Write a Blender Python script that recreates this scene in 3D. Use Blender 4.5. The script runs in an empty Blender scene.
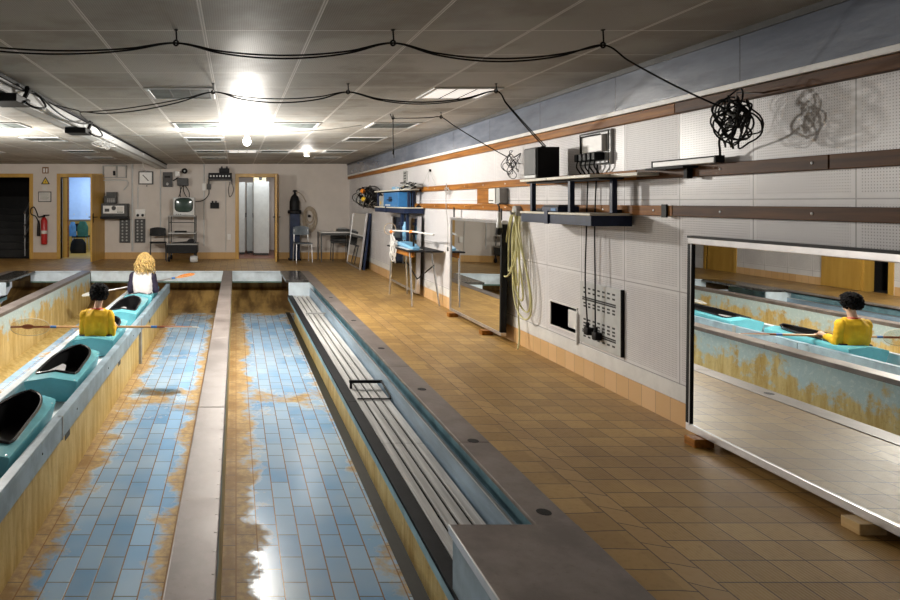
import bpy, bmesh, math, random
from mathutils import Vector, Matrix, noise as mnoise
random.seed(7)
SC = bpy.context.scene
COL = SC.collection
PI = math.pi
FL, U0, V0, CH = 664.0, 236.0, 202.0, 1.415      # focal length in pixels, vanishing point, eye height

# ------------------------------------------------------------------ materials
class NT:
    def __init__(s, name):
        s.m = bpy.data.materials.new(name); s.m.use_nodes = True
        s.t = s.m.node_tree; s.t.nodes.clear()
        s.out = s.t.nodes.new('ShaderNodeOutputMaterial')
        s.b = s.t.nodes.new('ShaderNodeBsdfPrincipled')
        s.t.links.new(s.b.outputs[0], s.out.inputs[0])
        s.tc = s.t.nodes.new('ShaderNodeTexCoord')
        s.pos = s.tc.outputs['Object']
        sx = s.t.nodes.new('ShaderNodeSeparateXYZ'); s.t.links.new(s.pos, sx.inputs[0])
        s.x, s.y, s.z = sx.outputs
    def put(s, sock, v):
        if isinstance(v, bpy.types.NodeSocket): s.t.links.new(v, sock)
        elif v is not None:
            if sock.type == 'RGBA' and not hasattr(v, '__len__'): v = (v, v, v, 1)
            elif sock.type == 'RGBA' and len(v) == 3: v = (*v, 1)
            sock.default_value = v
    def f(s, op, a, b=None, c=None, clamp=False):
        n = s.t.nodes.new('ShaderNodeMath'); n.operation = op; n.use_clamp = clamp
        s.put(n.inputs[0], a)
        if b is not None: s.put(n.inputs[1], b)
        if c is not None: s.put(n.inputs[2], c)
        return n.outputs[0]
    def comb(s, x, y, z=0.0):
        n = s.t.nodes.new('ShaderNodeCombineXYZ')
        for i, v in enumerate((x, y, z)): s.put(n.inputs[i], v)
        return n.outputs[0]
    def noise(s, scale, detail=3, rough=.55, vec=None, sc3=None):
        n = s.t.nodes.new('ShaderNodeTexNoise')
        v = vec or s.pos
        if sc3:
            mp = s.t.nodes.new('ShaderNodeMapping'); mp.inputs['Scale'].default_value = sc3
            s.t.links.new(v, mp.inputs[0]); v = mp.outputs[0]
        s.t.links.new(v, n.inputs['Vector'])
        n.inputs['Scale'].default_value = scale; n.inputs['Detail'].default_value = detail
        n.inputs['Roughness'].default_value = rough
        return n.outputs['Fac']
    def rnd(s, vec):
        n = s.t.nodes.new('ShaderNodeTexWhiteNoise'); n.noise_dimensions = '3D'
        s.t.links.new(vec, n.inputs['Vector']); return n.outputs['Value']
    def mix(s, fac, a, b):
        n = s.t.nodes.new('ShaderNodeMix'); n.data_type = 'RGBA'
        s.put(n.inputs['Factor'], fac); s.put(n.inputs['A'] if False else n.inputs[6], a); s.put(n.inputs[7], b)
        return n.outputs[2]
    def step(s, v, a, b):        # smooth 0..1 between a and b
        n = s.t.nodes.new('ShaderNodeMapRange'); n.interpolation_type = 'SMOOTHSTEP'
        s.put(n.inputs[0], v); n.inputs[1].default_value = a; n.inputs[2].default_value = b
        return n.outputs[0]
    def line(s, v, period, off, w):   # 1 on thin lines every period
        t = s.f('FRACT', s.f('ADD', s.f('DIVIDE', s.f('SUBTRACT', v, off), period), .5))
        d = s.f('MULTIPLY', s.f('ABSOLUTE', s.f('SUBTRACT', t, .5)), period)
        return s.f('LESS_THAN', d, w/2)
    def at(s, v, c, w):
        return s.f('LESS_THAN', s.f('ABSOLUTE', s.f('SUBTRACT', v, c)), w/2)
    def mx(s, *a):
        r = a[0]
        for q in a[1:]: r = s.f('MAXIMUM', r, q)
        return r
    def bump(s, h, strength=.3, dist=.01):
        n = s.t.nodes.new('ShaderNodeBump'); n.inputs['Strength'].default_value = strength
        n.inputs['Distance'].default_value = dist
        s.t.links.new(h, n.inputs['Height']); s.t.links.new(n.outputs[0], s.b.inputs['Normal'])
    def done(s, col, rough=.5, metal=0.0, spec=None):
        s.put(s.b.inputs['Base Color'], col); s.put(s.b.inputs['Roughness'], rough)
        s.put(s.b.inputs['Metallic'], metal)
        if spec is not None: s.b.inputs['Specular IOR Level'].default_value = spec
        return s.m

def plain(name, col, rough=.5, metal=0.0, var=.18, scale=9.0, bump=0.0, spec=None, sc3=None):
    n = NT(name)
    fac = n.noise(scale, 4, .6, sc3=sc3)
    d = tuple(max(0, c*(1-var)) for c in col); l = tuple(min(1, c*(1+var)) for c in col)
    c = n.mix(n.step(fac, .3, .7), d, l)
    if bump: n.bump(fac, bump, .01)
    return n.done(c, rough, metal, spec)

def emit(name, col, strength):
    n = NT(name); n.put(n.b.inputs['Emission Color'], col); n.b.inputs['Emission Strength'].default_value = strength
    return n.done(col, .5)

M = {}
def mats():
    M['steel'] = None
    # worn stainless steel plates
    n = NT('worn_steel'); a = n.noise(3.0, 6, .65); b = n.noise(40, 3, .6)
    c = n.mix(n.step(a, .3, .7), (.155, .128, .117), (.27, .232, .216))
    c = n.mix(n.f('MULTIPLY', n.step(b, .58, .75), .5), c, (.17, .13, .11))
    M['steel'] = n.done(c, n.f('ADD', .34, n.f('MULTIPLY', a, .3)), .4)
    n.bump(a, .12, .01)
    # deck tiles 15 cm, with ribbed field
    n = NT('deck_tile'); p = .1525
    strip = n.f('MULTIPLY', n.f('GREATER_THAN', n.x, 1.68), n.f('LESS_THAN', n.x, 1.79))
    inner = n.f('MULTIPLY', n.f('GREATER_THAN', n.x, 1.49), n.f('LESS_THAN', n.x, 1.68))
    special = n.f('MAXIMUM', strip, inner)
    wob = n.f('MULTIPLY', n.f('SUBTRACT', n.noise(1.7, 2), .5), n.f('MULTIPLY', special, .10))
    ysh = n.f('ADD', n.f('ADD', n.y, wob), n.f('ADD', n.f('MULTIPLY', strip, n.f('MULTIPLY', n.f('SUBTRACT', n.x, 1.68), .45)), n.f('MULTIPLY', inner, .06)))
    gxf = n.f('MULTIPLY', n.line(n.x, p, 1.79, .0055), n.f('SUBTRACT', 1.0, special))
    g = n.mx(gxf, n.at(n.x, 1.68, .006), n.at(n.x, 1.79, .006), n.line(ysh, p, .03, .0065))
    cxx = n.f('ADD', n.f('FLOOR', n.f('DIVIDE', n.f('SUBTRACT', n.x, 1.79), p)), n.f('ADD', n.f('MULTIPLY', strip, 31.0), n.f('MULTIPLY', inner, 57.0)))
    cxx = n.f('MULTIPLY', cxx, n.f('SUBTRACT', 1.0, n.f('MULTIPLY', special, .0)))
    cell = n.comb(cxx, n.f('FLOOR', n.f('DIVIDE', n.f('SUBTRACT', ysh, .03), p)))
    r = n.rnd(cell); big = n.noise(1.3, 4, .6); fine = n.noise(35, 3, .6)
    c = n.mix(r, (.33, .19, .052), (.47, .29, .092))
    c = n.mix(n.f('MULTIPLY', n.step(big, .42, .7), .5), c, (.215, .115, .042))
    c = n.mix(n.f('MULTIPLY', n.step(fine, .5, .8), .35), c, (.17, .10, .05))
    c = n.mix(n.f('MULTIPLY', strip, .35), c, (.44, .27, .11))
    c = n.mix(n.f('MULTIPLY', g, .85), c, (.06, .034, .016))
    ribs = n.f('MULTIPLY', n.f('SINE', n.f('MULTIPLY', n.x, 2*PI/.0153)), n.f('GREATER_THAN', n.x, 1.80))
    h = n.f('SUBTRACT', n.f('MULTIPLY', ribs, .25), g)
    h = n.f('ADD', h, n.f('MULTIPLY', r, .5))
    n.bump(h, .35, .004)
    M['deck'] = n.done(c, n.f('ADD', .33, n.f('MULTIPLY', fine, .25)), 0, .35)
    # blue tank floor tiles, running bond along the lane, with rusty deposits
    n = NT('tank_tile'); W, L = .135, .27
    cx = n.f('FLOOR', n.f('DIVIDE', n.x, W))
    yo = n.f('ADD', n.f('DIVIDE', n.y, L), n.f('MULTIPLY', n.f('FLOORED_MODULO', cx, 2.0), .5))
    fy = n.f('FRACT', yo)
    gl = n.f('LESS_THAN', n.f('MINIMUM', fy, n.f('SUBTRACT', 1.0, fy)), .0045/L)
    gc = n.line(n.x, W, 0, .0085)
    r = n.rnd(n.comb(cx, n.f('FLOOR', yo)))
    c = n.mix(r, (.22, .44, .74), (.40, .61, .85))
    c = n.mix(n.f('MULTIPLY', n.step(n.noise(1.1, 3), .38, .66), .5), c, (.62, .73, .82))
    def edge(x0, w):   # stain falling off from a lane edge
        return n.f('SUBTRACT', 1.0, n.f('DIVIDE', n.f('ABSOLUTE', n.f('SUBTRACT', n.x, x0)), w), clamp=True)
    e = n.mx(edge(-.05, .42), n.f('MULTIPLY', edge(1.0, .35), .55), edge(-.30, .40), edge(-1.36, .50), edge(-2.2, .9))
    def band(y0, w): return n.f('SUBTRACT', 1.0, n.f('DIVIDE', n.f('ABSOLUTE', n.f('SUBTRACT', n.y, y0)), w), clamp=True)
    bd = n.f('MULTIPLY', n.mx(n.f('MULTIPLY', band(7.3, 1.0), 1.25), n.f('MULTIPLY', band(12.9, 1.5), 1.3), n.f('MULTIPLY', band(9.3, .5), .8)), .5)
    nz = n.noise(2.6, 6, .65); nz2 = n.noise(16, 5, .7)
    st = n.f('ADD', n.f('ADD', n.mx(e, bd), n.f('MULTIPLY', n.f('SUBTRACT', nz, .5), 1.5)), n.f('MULTIPLY', n.f('SUBTRACT', nz2, .5), .35))
    s1 = n.step(st, .40, .68)
    rust = n.mix(n.step(nz2, .3, .7), (.34, .18, .028), (.62, .40, .11))
    c = n.mix(n.f('MULTIPLY', s1, .88), c, rust)
    c = n.mix(n.f('MULTIPLY', n.step(st, .78, 1.05), .65), c, (.22, .11, .022))
    c = n.mix(n.f('MULTIPLY', n.mx(gl, gc), .9), c, n.mix(gc, (.16, .12, .09), (.28, .14, .045)))
    n.bump(n.f('SUBTRACT', n.f('MULTIPLY', s1, .6), n.mx(gl, gc)), .3, .004)
    M['tank_tile'] = n.done(c, n.f('ADD', .24, n.f('MULTIPLY', s1, .4)), 0, .26)
    # painted tank walls: pale blue above, rusty yellow deposits below, peeling
    def stained(name, z0, z1, blue=(.47, .60, .62)):
        n = NT(name)
        streak = n.noise(1.0, 6, .7, sc3=(9, 9, 1.6)); pat = n.noise(3.5, 6, .7); fine = n.noise(30, 4, .7)
        lv = n.f('DIVIDE', n.f('SUBTRACT', n.z, z0), z1 - z0)
        lv = n.f('ADD', lv, n.f('ADD', n.f('MULTIPLY', n.f('SUBTRACT', streak, .5), .5), n.f('MULTIPLY', n.f('SUBTRACT', pat, .5), 2.2)))
        yel = n.mix(n.step(streak, .3, .7), (.50, .32, .08), (.76, .60, .27))
        yel = n.mix(n.f('MULTIPLY', n.step(fine, .55, .75), .6), yel, (.35, .20, .06))
        bl = n.mix(n.step(fine, .5, .7), blue, (.66, .74, .72))
        dk = n.noise(1.0, 6, .7, sc3=(22, 22, 2.5))
        yel = n.mix(n.f('MULTIPLY', n.step(dk, .57, .74), .7), yel, (.24, .12, .025))
        c = n.mix(n.step(lv, .35, .65), yel, bl)
        n.bump(n.f('ADD', fine, streak), .35, .008)
        return n.done(c, .6)
    M['tank_yellow'] = stained('stained_tank_panel', -.35, -.10)
    M['tank_peel'] = stained('peeling_tank_wall', -.52, .06)
    n = NT('rusty_recess'); s = n.noise(1.0, 4, .55, sc3=(5, 1.2, 1.0)); q = n.noise(5, 5, .7)
    M['recess'] = n.done(n.mix(n.step(n.f('ADD', n.f('MULTIPLY', s, .85), n.f('MULTIPLY', q, .2)), .38, .68), (.13, .07, .02), (.44, .28, .09)), .65)
    # white perforated metal wall panels
    n = NT('perforated_panel')
    ky = n.f('FRACT', n.f('DIVIDE', n.f('SUBTRACT', n.y, 3.02), .6))
    edge_d = n.f('MULTIPLY', n.f('MINIMUM', ky, n.f('SUBTRACT', 1.0, ky)), .6)
    seam = n.f('LESS_THAN', edge_d, .0035)
    hs = n.mx(n.at(n.z, .26, .006), n.at(n.z, .844, .006), n.at(n.z, 1.43, .006))
    def dot(v): return n.f('SUBTRACT', n.f('FRACT', n.f('DIVIDE', v, .014)), .5)
    dy, dz = dot(n.y), dot(n.z)
    hole = n.f('LESS_THAN', n.f('ADD', n.f('MULTIPLY', dy, dy), n.f('MULTIPLY', dz, dz)), .05)
    inner = n.f('MULTIPLY', n.f('GREATER_THAN', edge_d, .025), n.f('GREATER_THAN', n.z, .285))
    for zz in (.844, 1.43): inner = n.f('MULTIPLY', inner, n.f('GREATER_THAN', n.f('ABSOLUTE', n.f('SUBTRACT', n.z, zz)), .025))
    hole = n.f('MULTIPLY', hole, inner)
    dirt = n.noise(2.2, 5, .6)
    c = n.mix(n.step(dirt, .35, .7), (.66, .64, .655), (.74, .725, .73))
    c = n.mix(n.f('MULTIPLY', inner, .12), c, (.5, .48, .48))
    c = n.mix(n.f('MULTIPLY', hole, .62), c, (.12, .11, .11))
    c = n.mix(n.f('MULTIPLY', n.mx(seam, hs), .65), c, (.10, .09, .09))
    n.bump(n.f('SUBTRACT', n.f('MULTIPLY', n.f('SUBTRACT', 1.0, inner), .5), seam), .2, .003)
    pr = n.rnd(n.comb(n.f('FLOOR', n.f('DIVIDE', n.f('SUBTRACT', n.y, 3.02), .6)), 3.0))
    M['panel'] = n.done(c, n.f('ADD', .29, n.f('MULTIPLY', pr, .14)), .0, .32)
    # ceiling of metal tiles 60 cm
    n = NT('metal_ceiling_tile')
    gx = n.line(n.x, .6, -.177, .022); gy = n.line(n.y, .6, 3.66, .010)
    gxd = n.line(n.x, .6, -.177, .006)
    r = n.rnd(n.comb(n.f('FLOOR', n.f('DIVIDE', n.f('ADD', n.x, .177), .6)), n.f('FLOOR', n.f('DIVIDE', n.f('SUBTRACT', n.y, 3.66), .6))))
    cl = n.noise(1.4, 4, .6)
    c = n.mix(r, (.37, .355, .325), (.47, .455, .425))
    c = n.mix(n.f('MULTIPLY', n.step(cl, .45, .66), .65), c, (.26, .235, .20))
    c = n.mix(n.f('MULTIPLY', n.mx(gx, gy), .9), c, (.78, .76, .73))
    c = n.mix(n.f('MULTIPLY', gxd, .6), c, (.25, .24, .22))
    def d2(v): return n.f('SUBTRACT', n.f('FRACT', n.f('DIVIDE', v, .012)), .5)
    hx, hy = d2(n.x), d2(n.y)
    hole = n.f('LESS_THAN', n.f('ADD', n.f('MULTIPLY', hx, hx), n.f('MULTIPLY', hy, hy)), .06)
    c = n.mix(n.f('MULTIPLY', hole, .45), c, (.10, .09, .08))
    n.bump(n.f('ADD', n.f('MULTIPLY', r, .3), n.f('MULTIPLY', n.noise(4, 2), .6)), .12, .02)
    M['ceiling'] = n.done(c, n.f('ADD', .42, n.f('MULTIPLY', cl, .25)), .0, .07)
    # glossy blue-grey sheet band
    n = NT('band_sheet'); w = n.noise(2.0, 4, .6, sc3=(1, .8, 4))
    sm = n.line(n.y, 1.2, .05, .006)
    c = n.mix(n.step(w, .3, .7), (.115, .135, .18), (.18, .205, .26))
    c = n.mix(sm, c, (.03, .03, .04)); n.bump(w, .12, .02)
    M['band'] = n.done(c, .2, .0, .8)
    def wood(name, a, b, sc3=(30, 1.5, 30), rough=.5, spec=.5):
        n = NT(name); g = n.noise(1.0, 5, .6, sc3=sc3)
        n.bump(g, .12, .004)
        return n.done(n.mix(n.step(g, .3, .7), a, b), rough, 0, spec)
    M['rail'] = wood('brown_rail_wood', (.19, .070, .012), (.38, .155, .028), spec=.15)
    M['rail_dark'] = wood('dark_rail_wood', (.055, .020, .005), (.13, .05, .012), spec=.15)  # dark stained near boards; on the top rail it stands in for shade
    M['door'] = wood('ochre_door_veneer', (.44, .25, .045), (.55, .33, .07), (6, 6, .8), .4)
    M['block'] = wood('pale_wood', (.52, .34, .14), (.62, .43, .2))
    M['plank'] = wood('grey_weathered_plank', (.36, .35, .34), (.60, .59, .58), (40, 1.2, 40), .6)
    M['shaft'] = wood('varnished_shaft', (.50, .27, .11), (.66, .40, .20), (3, 30, 30), .3)
    M['spine'] = wood('red_brown_spine', (.24, .075, .03), (.36, .13, .06), (3, 30, 30), .3)
    # tiles of the skirting
    n = NT('skirting_tile'); g = n.line(n.y, .1525, .03, .005)
    r = n.rnd(n.comb(n.f('FLOOR', n.f('DIVIDE', n.f('SUBTRACT', n.y, .03), .1525)), 0.0))
    M['skirt'] = n.done(n.mix(n.f('MULTIPLY', g, .7), n.mix(r, (.62, .38, .17), (.72, .47, .24)), (.25, .15, .08)), .35)
    n = NT('ochre_skirting'); g = n.line(n.x, .1525, .03, .005)
    M['skirt_back'] = n.done(n.mix(n.f('MULTIPLY', g, .5), (.50, .29, .09), (.25, .15, .06)), .4)
    M['wall'] = plain('offwhite_plaster', (.60, .545, .50), .7, var=.05, scale=2)
    M['fascia'] = plain('pale_blue_paint', (.62, .70, .76), .45, var=.12, scale=5)
    M['trough_paint'] = plain('grey_blue_paint', (.27, .36, .43), .45, var=.22, scale=5, bump=.1)
    M['trough_white'] = plain('whitish_paint', (.68, .73, .76), .5, var=.12, scale=6)
    M['blue_inner'] = plain('steel_blue_paint', (.24, .33, .42), .4, var=.25, scale=4, sc3=(1, .4, 3), bump=.1)
    M['teal_inner'] = plain('teal_paint', (.20, .36, .42), .45, var=.3, scale=5)
    M['greenpaint'] = plain('dark_green_paint', (.10, .17, .14), .5)
    M['dark_gap'] = plain('wet_dark_drain', (.012, .013, .011), .5)
    M['granite'] = plain('dark_speckled_plate', (.06, .055, .05), .2, var=.7, scale=14)
    M['blackmetal'] = plain('black_metal', (.010, .010, .012), .6, var=.3, spec=.15)
    M['black'] = plain('black_plastic', (.008, .008, .009), .55, var=.3, spec=.2)
    M['cable'] = plain('black_rubber', (.008, .008, .008), .6, var=.3, spec=.2)
    M['cablegrey'] = plain('grey_flex', (.42, .42, .41), .5)
    M['white'] = plain('white_lacquer', (.72, .71, .69), .4, var=.06)
    M['alu'] = plain('anodised_aluminium', (.62, .61, .62), .28, .8, var=.08)
    M['chrome'] = plain('tube_chrome', (.60, .60, .60), .2, .9, var=.06)
    M['navy'] = plain('navy_lacquer', (.010, .020, .055), .45, var=.25, spec=.3)
    M['boardedge'] = plain('cream_board', (.66, .62, .52), .5, var=.08)
    M['grey'] = plain('grey_sheet', (.33, .33, .32), .45, var=.1)
    M['lgrey'] = plain('light_grey_sheet', (.52, .53, .53), .4, var=.06)
    M['dgrey'] = plain('dark_grey_sheet', (.065, .065, .065), .55, var=.15, spec=.3)
    M['locker'] = plain('pale_locker_enamel', (.55, .59, .59), .4, var=.05)
    M['teal'] = plain('turquoise_hull', (.17, .55, .64), .26, var=.08, scale=5)
    M['tub'] = plain('black_tub', (.008, .008, .009), .35)
    M['rim'] = plain('black_coaming', (.03, .03, .035), .22)
    M['seatpan'] = plain('grey_seat_pan', (.42, .42, .43), .4)
    M['skin'] = plain('skin_tone', (.62, .40, .30), .5, var=.06, scale=6)
    M['yellow'] = plain('mustard_jersey', (.78, .46, .01), .75, var=.12, scale=7, bump=.25)
    M['red'] = plain('red_rib', (.50, .05, .02), .7)
    M['shirtwhite'] = plain('white_jersey', (.78, .75, .76), .75, var=.05, bump=.2)
    M['sleeve'] = plain('dark_violet_jersey', (.022, .016, .04), .8)
    M['hairblack'] = plain('black_hair', (.006, .005, .006), .8, spec=.12)
    M['hairblond'] = plain('blond_hair', (.66, .47, .20), .45, var=.35, scale=30)
    M['eye'] = plain('eye_dark', (.03, .02, .015), .2)
    M['bluetape'] = plain('blue_tape', (.05, .20, .60), .4)
    M['orange'] = plain('orange_blade', (.75, .22, .02), .35, var=.3, scale=25)
    M['bladepale'] = plain('pale_blade', (.68, .68, .64), .35, var=.08)
    M['glove'] = plain('ochre_glove', (.55, .42, .08), .7)
    n = NT('clear_blade'); n.b.inputs['Transmission Weight'].default_value = .9; n.b.inputs['IOR'].default_value = 1.06
    M['clear'] = n.done((.95, .93, .84), .05)
    M['fire'] = plain('fire_red', (.42, .015, .015), .3, var=.1)
    M['sign_y'] = plain('sign_yellow', (.75, .50, .03), .4, var=.05)
    M['sign_b'] = plain('sign_brown', (.20, .09, .03), .4, var=.05)
    M['paper'] = plain('paper', (.60, .585, .56), .7, var=.05)
    M['ink'] = plain('ink', (.03, .03, .03), .7)
    M['blue_case'] = plain('blue_case', (.03, .17, .42), .4, var=.12)
    M['lblue'] = plain('light_blue_shell', (.17, .40, .62), .35, var=.1)
    M['jacket_blue'] = plain('blue_jacket', (.12, .30, .55), .8)
    M['jacket_green'] = plain('green_jacket', (.03, .13, .09), .8)
    M['hose'] = plain('pale_yellow_hose', (.58, .55, .27), .5, var=.12)
    M['beigehose'] = plain('beige_hose', (.42, .34, .25), .5, var=.2)
    M['gbluechair'] = plain('slate_plastic', (.10, .125, .15), .45)
    M['screen'] = plain('greenish_picture_tube', (.035, .06, .05), .12, var=.15, scale=5)
    M['yel'] = plain('yellow_plastic', (.70, .45, .03), .4)
    M['blueroom'] = plain('bluish_wall', (.50, .62, .80), .6, var=.03)
    M['board'] = plain('whiteboard', (.55, .70, .92), .3, var=.03)
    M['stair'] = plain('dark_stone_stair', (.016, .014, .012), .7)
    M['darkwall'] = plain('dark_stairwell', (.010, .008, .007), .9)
    M['redfloor'] = plain('red_brown_lino', (.19, .07, .04), .4)
    M['cream'] = plain('cream_card', (.66, .60, .36), .6)
    M['hairblond'] = plain('blond_hair', (.60, .41, .15), .5, var=.55, scale=45)
    M['louver'] = plain('louvre_glass', (.085, .10, .095), .5, 0, var=.35, scale=4, spec=.2)
    n = NT('mirror_silver'); sp = n.noise(60, 3, .7)
    M['mirror'] = n.done((.86, .88, .86), n.f('MULTIPLY', n.step(sp, .62, .8), .05), 1.0)
    M['bulb'] = emit('glowing_bulb', (1, .96, .88), 60)
    M['lit'] = emit('lit_diffuser', (1, .97, .92), 1.6)
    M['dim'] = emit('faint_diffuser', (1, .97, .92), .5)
mats()

# ------------------------------------------------------------------ mesh builder
def catmull(pts, n=6, closed=False):
    P = [Vector(p) for p in pts]
    if len(P) < 3: return P
    out = []; N = len(P)
    rng = range(N) if closed else range(N-1)
    for i in rng:
        if closed: a, b, c, d = P[(i-1) % N], P[i], P[(i+1) % N], P[(i+2) % N]
        else: a, b, c, d = P[max(i-1, 0)], P[i], P[i+1], P[min(i+2, N-1)]
        for k in range(n):
            t = k/n
            out.append(.5*((2*b) + (c-a)*t + (2*a-5*b+4*c-d)*t*t + (3*b-a-3*c+d)*t**3))
    if not closed: out.append(P[-1])
    return out

class MB:
    def __init__(s): s.bm = bmesh.new()
    def _faces(s, rings, close_u=True, caps=True):
        V = [[s.bm.verts.new(p) for p in r] for r in rings]
        n = len(V[0])
        for i in range(len(V)-1):
            for j in range(n if close_u else n-1):
                k = (j+1) % n
                try: s.bm.faces.new((V[i][j], V[i][k], V[i+1][k], V[i+1][j]))
                except ValueError: pass
        if caps and close_u:
            s.bm.faces.new(V[0][::-1]); s.bm.faces.new(V[-1])
        return V
    def box(s, x0, x1, y0, y1, z0, z1, bev=0.0, mat4=None):
        x0, x1 = min(x0, x1), max(x0, x1); y0, y1 = min(y0, y1), max(y0, y1); z0, z1 = min(z0, z1), max(z0, z1)
        r = bmesh.ops.create_cube(s.bm, size=1.0)
        vs = r['verts']
        for v in vs:
            v.co = Vector(((x0+x1)/2 + v.co.x*(x1-x0), (y0+y1)/2 + v.co.y*(y1-y0), (z0+z1)/2 + v.co.z*(z1-z0)))
        if mat4 is not None:
            for v in vs: v.co = mat4 @ v.co
        if bev > 0:
            es = list({e for v in vs for e in v.link_edges})
            bmesh.ops.bevel(s.bm, geom=es, offset=bev, segments=2, affect='EDGES', profile=.5)
        return s
    def quad(s, a, b, c, d):
        s.bm.faces.new([s.bm.verts.new(p) for p in (a, b, c, d)]); return s
    def tube(s, pts, r, seg=8, closed=False, smooth=0):
        P = catmull(pts, smooth, closed) if smooth else [Vector(p) for p in pts]
        N = len(P); R = r if hasattr(r, '__len__') else [r]*N
        if hasattr(r, '__len__') and len(r) != N:
            R = [r[min(int(i*(len(r)-1)/(N-1)), len(r)-1)]*(1-(i*(len(r)-1)/(N-1)) % 1) + r[min(int(i*(len(r)-1)/(N-1))+1, len(r)-1)]*((i*(len(r)-1)/(N-1)) % 1) for i in range(N)]
        up = None; rings = []
        for i in range(N):
            if closed: t = (P[(i+1) % N]-P[(i-1) % N])
            else: t = P[min(i+1, N-1)]-P[max(i-1, 0)]
            if t.length < 1e-9: t = Vector((0, 0, 1))
            t.normalize()
            if up is None:
                up = Vector((0, 0, 1)) if abs(t.z) < .9 else Vector((1, 0, 0))
            a = up - t*up.dot(t)
            if a.length < 1e-6: a = t.orthogonal()
            a.normalize(); b = t.cross(a); up = a
            rings.append([P[i] + (a*math.cos(2*PI*k/seg) + b*math.sin(2*PI*k/seg))*R[i] for k in range(seg)])
        if closed: rings.append(rings[0]); 
        if closed:
            V = [[s.bm.verts.new(p) for p in q] for q in rings[:-1]]
            for i in range(N):
                A, B = V[i], V[(i+1) % N]
                for j in range(seg):
                    k = (j+1) % seg
                    s.bm.faces.new((A[j], A[k], B[k], B[j]))
        else: s._faces(rings)
        return s
    def lathe(s, prof, c=(0, 0, 0), seg=24, axis='z'):
        c = Vector(c); rings = []
        for (r, h) in prof:
            ring = []
            for k in range(seg):
                a = 2*PI*k/seg; p, q = max(r, 1e-4)*math.cos(a), max(r, 1e-4)*math.sin(a)
                ring.append(c + (Vector((p, q, h)) if axis == 'z' else Vector((p, h, q)) if axis == 'y' else Vector((h, p, q))))
            rings.append(ring)
        s._faces(rings); return s
    def prism(s, poly, axis, a0, a1):
        def P(u, v, w):
            return (w, u, v) if axis == 'x' else (u, w, v) if axis == 'y' else (u, v, w)
        A = [s.bm.verts.new(P(u, v, a0)) for u, v in poly]; B = [s.bm.verts.new(P(u, v, a1)) for u, v in poly]
        n = len(poly)
        s.bm.faces.new(A[::-1]); s.bm.faces.new(B)
        for i in range(n):
            j = (i+1) % n; s.bm.faces.new((A[i], A[j], B[j], B[i]))
        return s
    def ell(s, c, r, sub=3, mat4=None):
        q = bmesh.ops.create_icosphere(s.bm, subdivisions=sub, radius=1.0)
        r = r if hasattr(r, '__len__') else (r, r, r)
        for v in q['verts']:
            v.co = Vector((v.co.x*r[0], v.co.y*r[1], v.co.z*r[2]))
            if mat4 is not None: v.co = mat4 @ v.co
            v.co += Vector(c)
        return s
    def loft(s, rings): s._faces(rings); return s
    def build(s, name, mat, parent=None, smooth=False, angle=None):
        bmesh.ops.recalc_face_normals(s.bm, faces=s.bm.faces[:])
        me = bpy.data.meshes.new(name); s.bm.to_mesh(me); s.bm.free()
        me.materials.append(M[mat] if isinstance(mat, str) else mat)
        if smooth:
            for p in me.polygons: p.use_smooth = True
        o = bpy.data.objects.new(name, me); COL.objects.link(o)
        if smooth:
            md = None
            try: me.set_sharp_from_angle(angle=math.radians(angle or 40))
            except Exception: pass
        if parent is not None: attach(o, parent)
        return o

def attach(o, parent):
    o.parent = parent
    o.matrix_parent_inverse = Matrix.Translation(-Vector(parent.location)) if parent.type == 'EMPTY' else Matrix.Identity(4)

def tag(o, label, cat, group=None, kind=None):
    o['label'] = label; o['category'] = cat
    if group: o['group'] = group
    if kind: o['kind'] = kind
    return o
def thing(name, loc, label, cat, group=None, kind=None):
    o = bpy.data.objects.new(name, None); o.location = loc; o.empty_display_size = .1
    COL.objects.link(o); return tag(o, label, cat, group, kind)
def struct(o, label, cat): return tag(o, label, cat, None, 'structure')
def px(u, d): return (u-U0)*d/FL            # world x of column u at depth d
def pz(v, d): return CH-(v-V0)*d/FL         # world z of row v at depth d
LP = (310, 300, 0, 18, .25, 0.3)
# ------------------------------------------------------------------ dimensions
XR, XL, YB, ZC = 2.82, -6.06, 16.5, 2.36
ZF = -.75                       # tank floor
Y0, YE = 1.2, 13.6              # tank near and far ends
XC = -1.60                      # centre line of the tank

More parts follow.
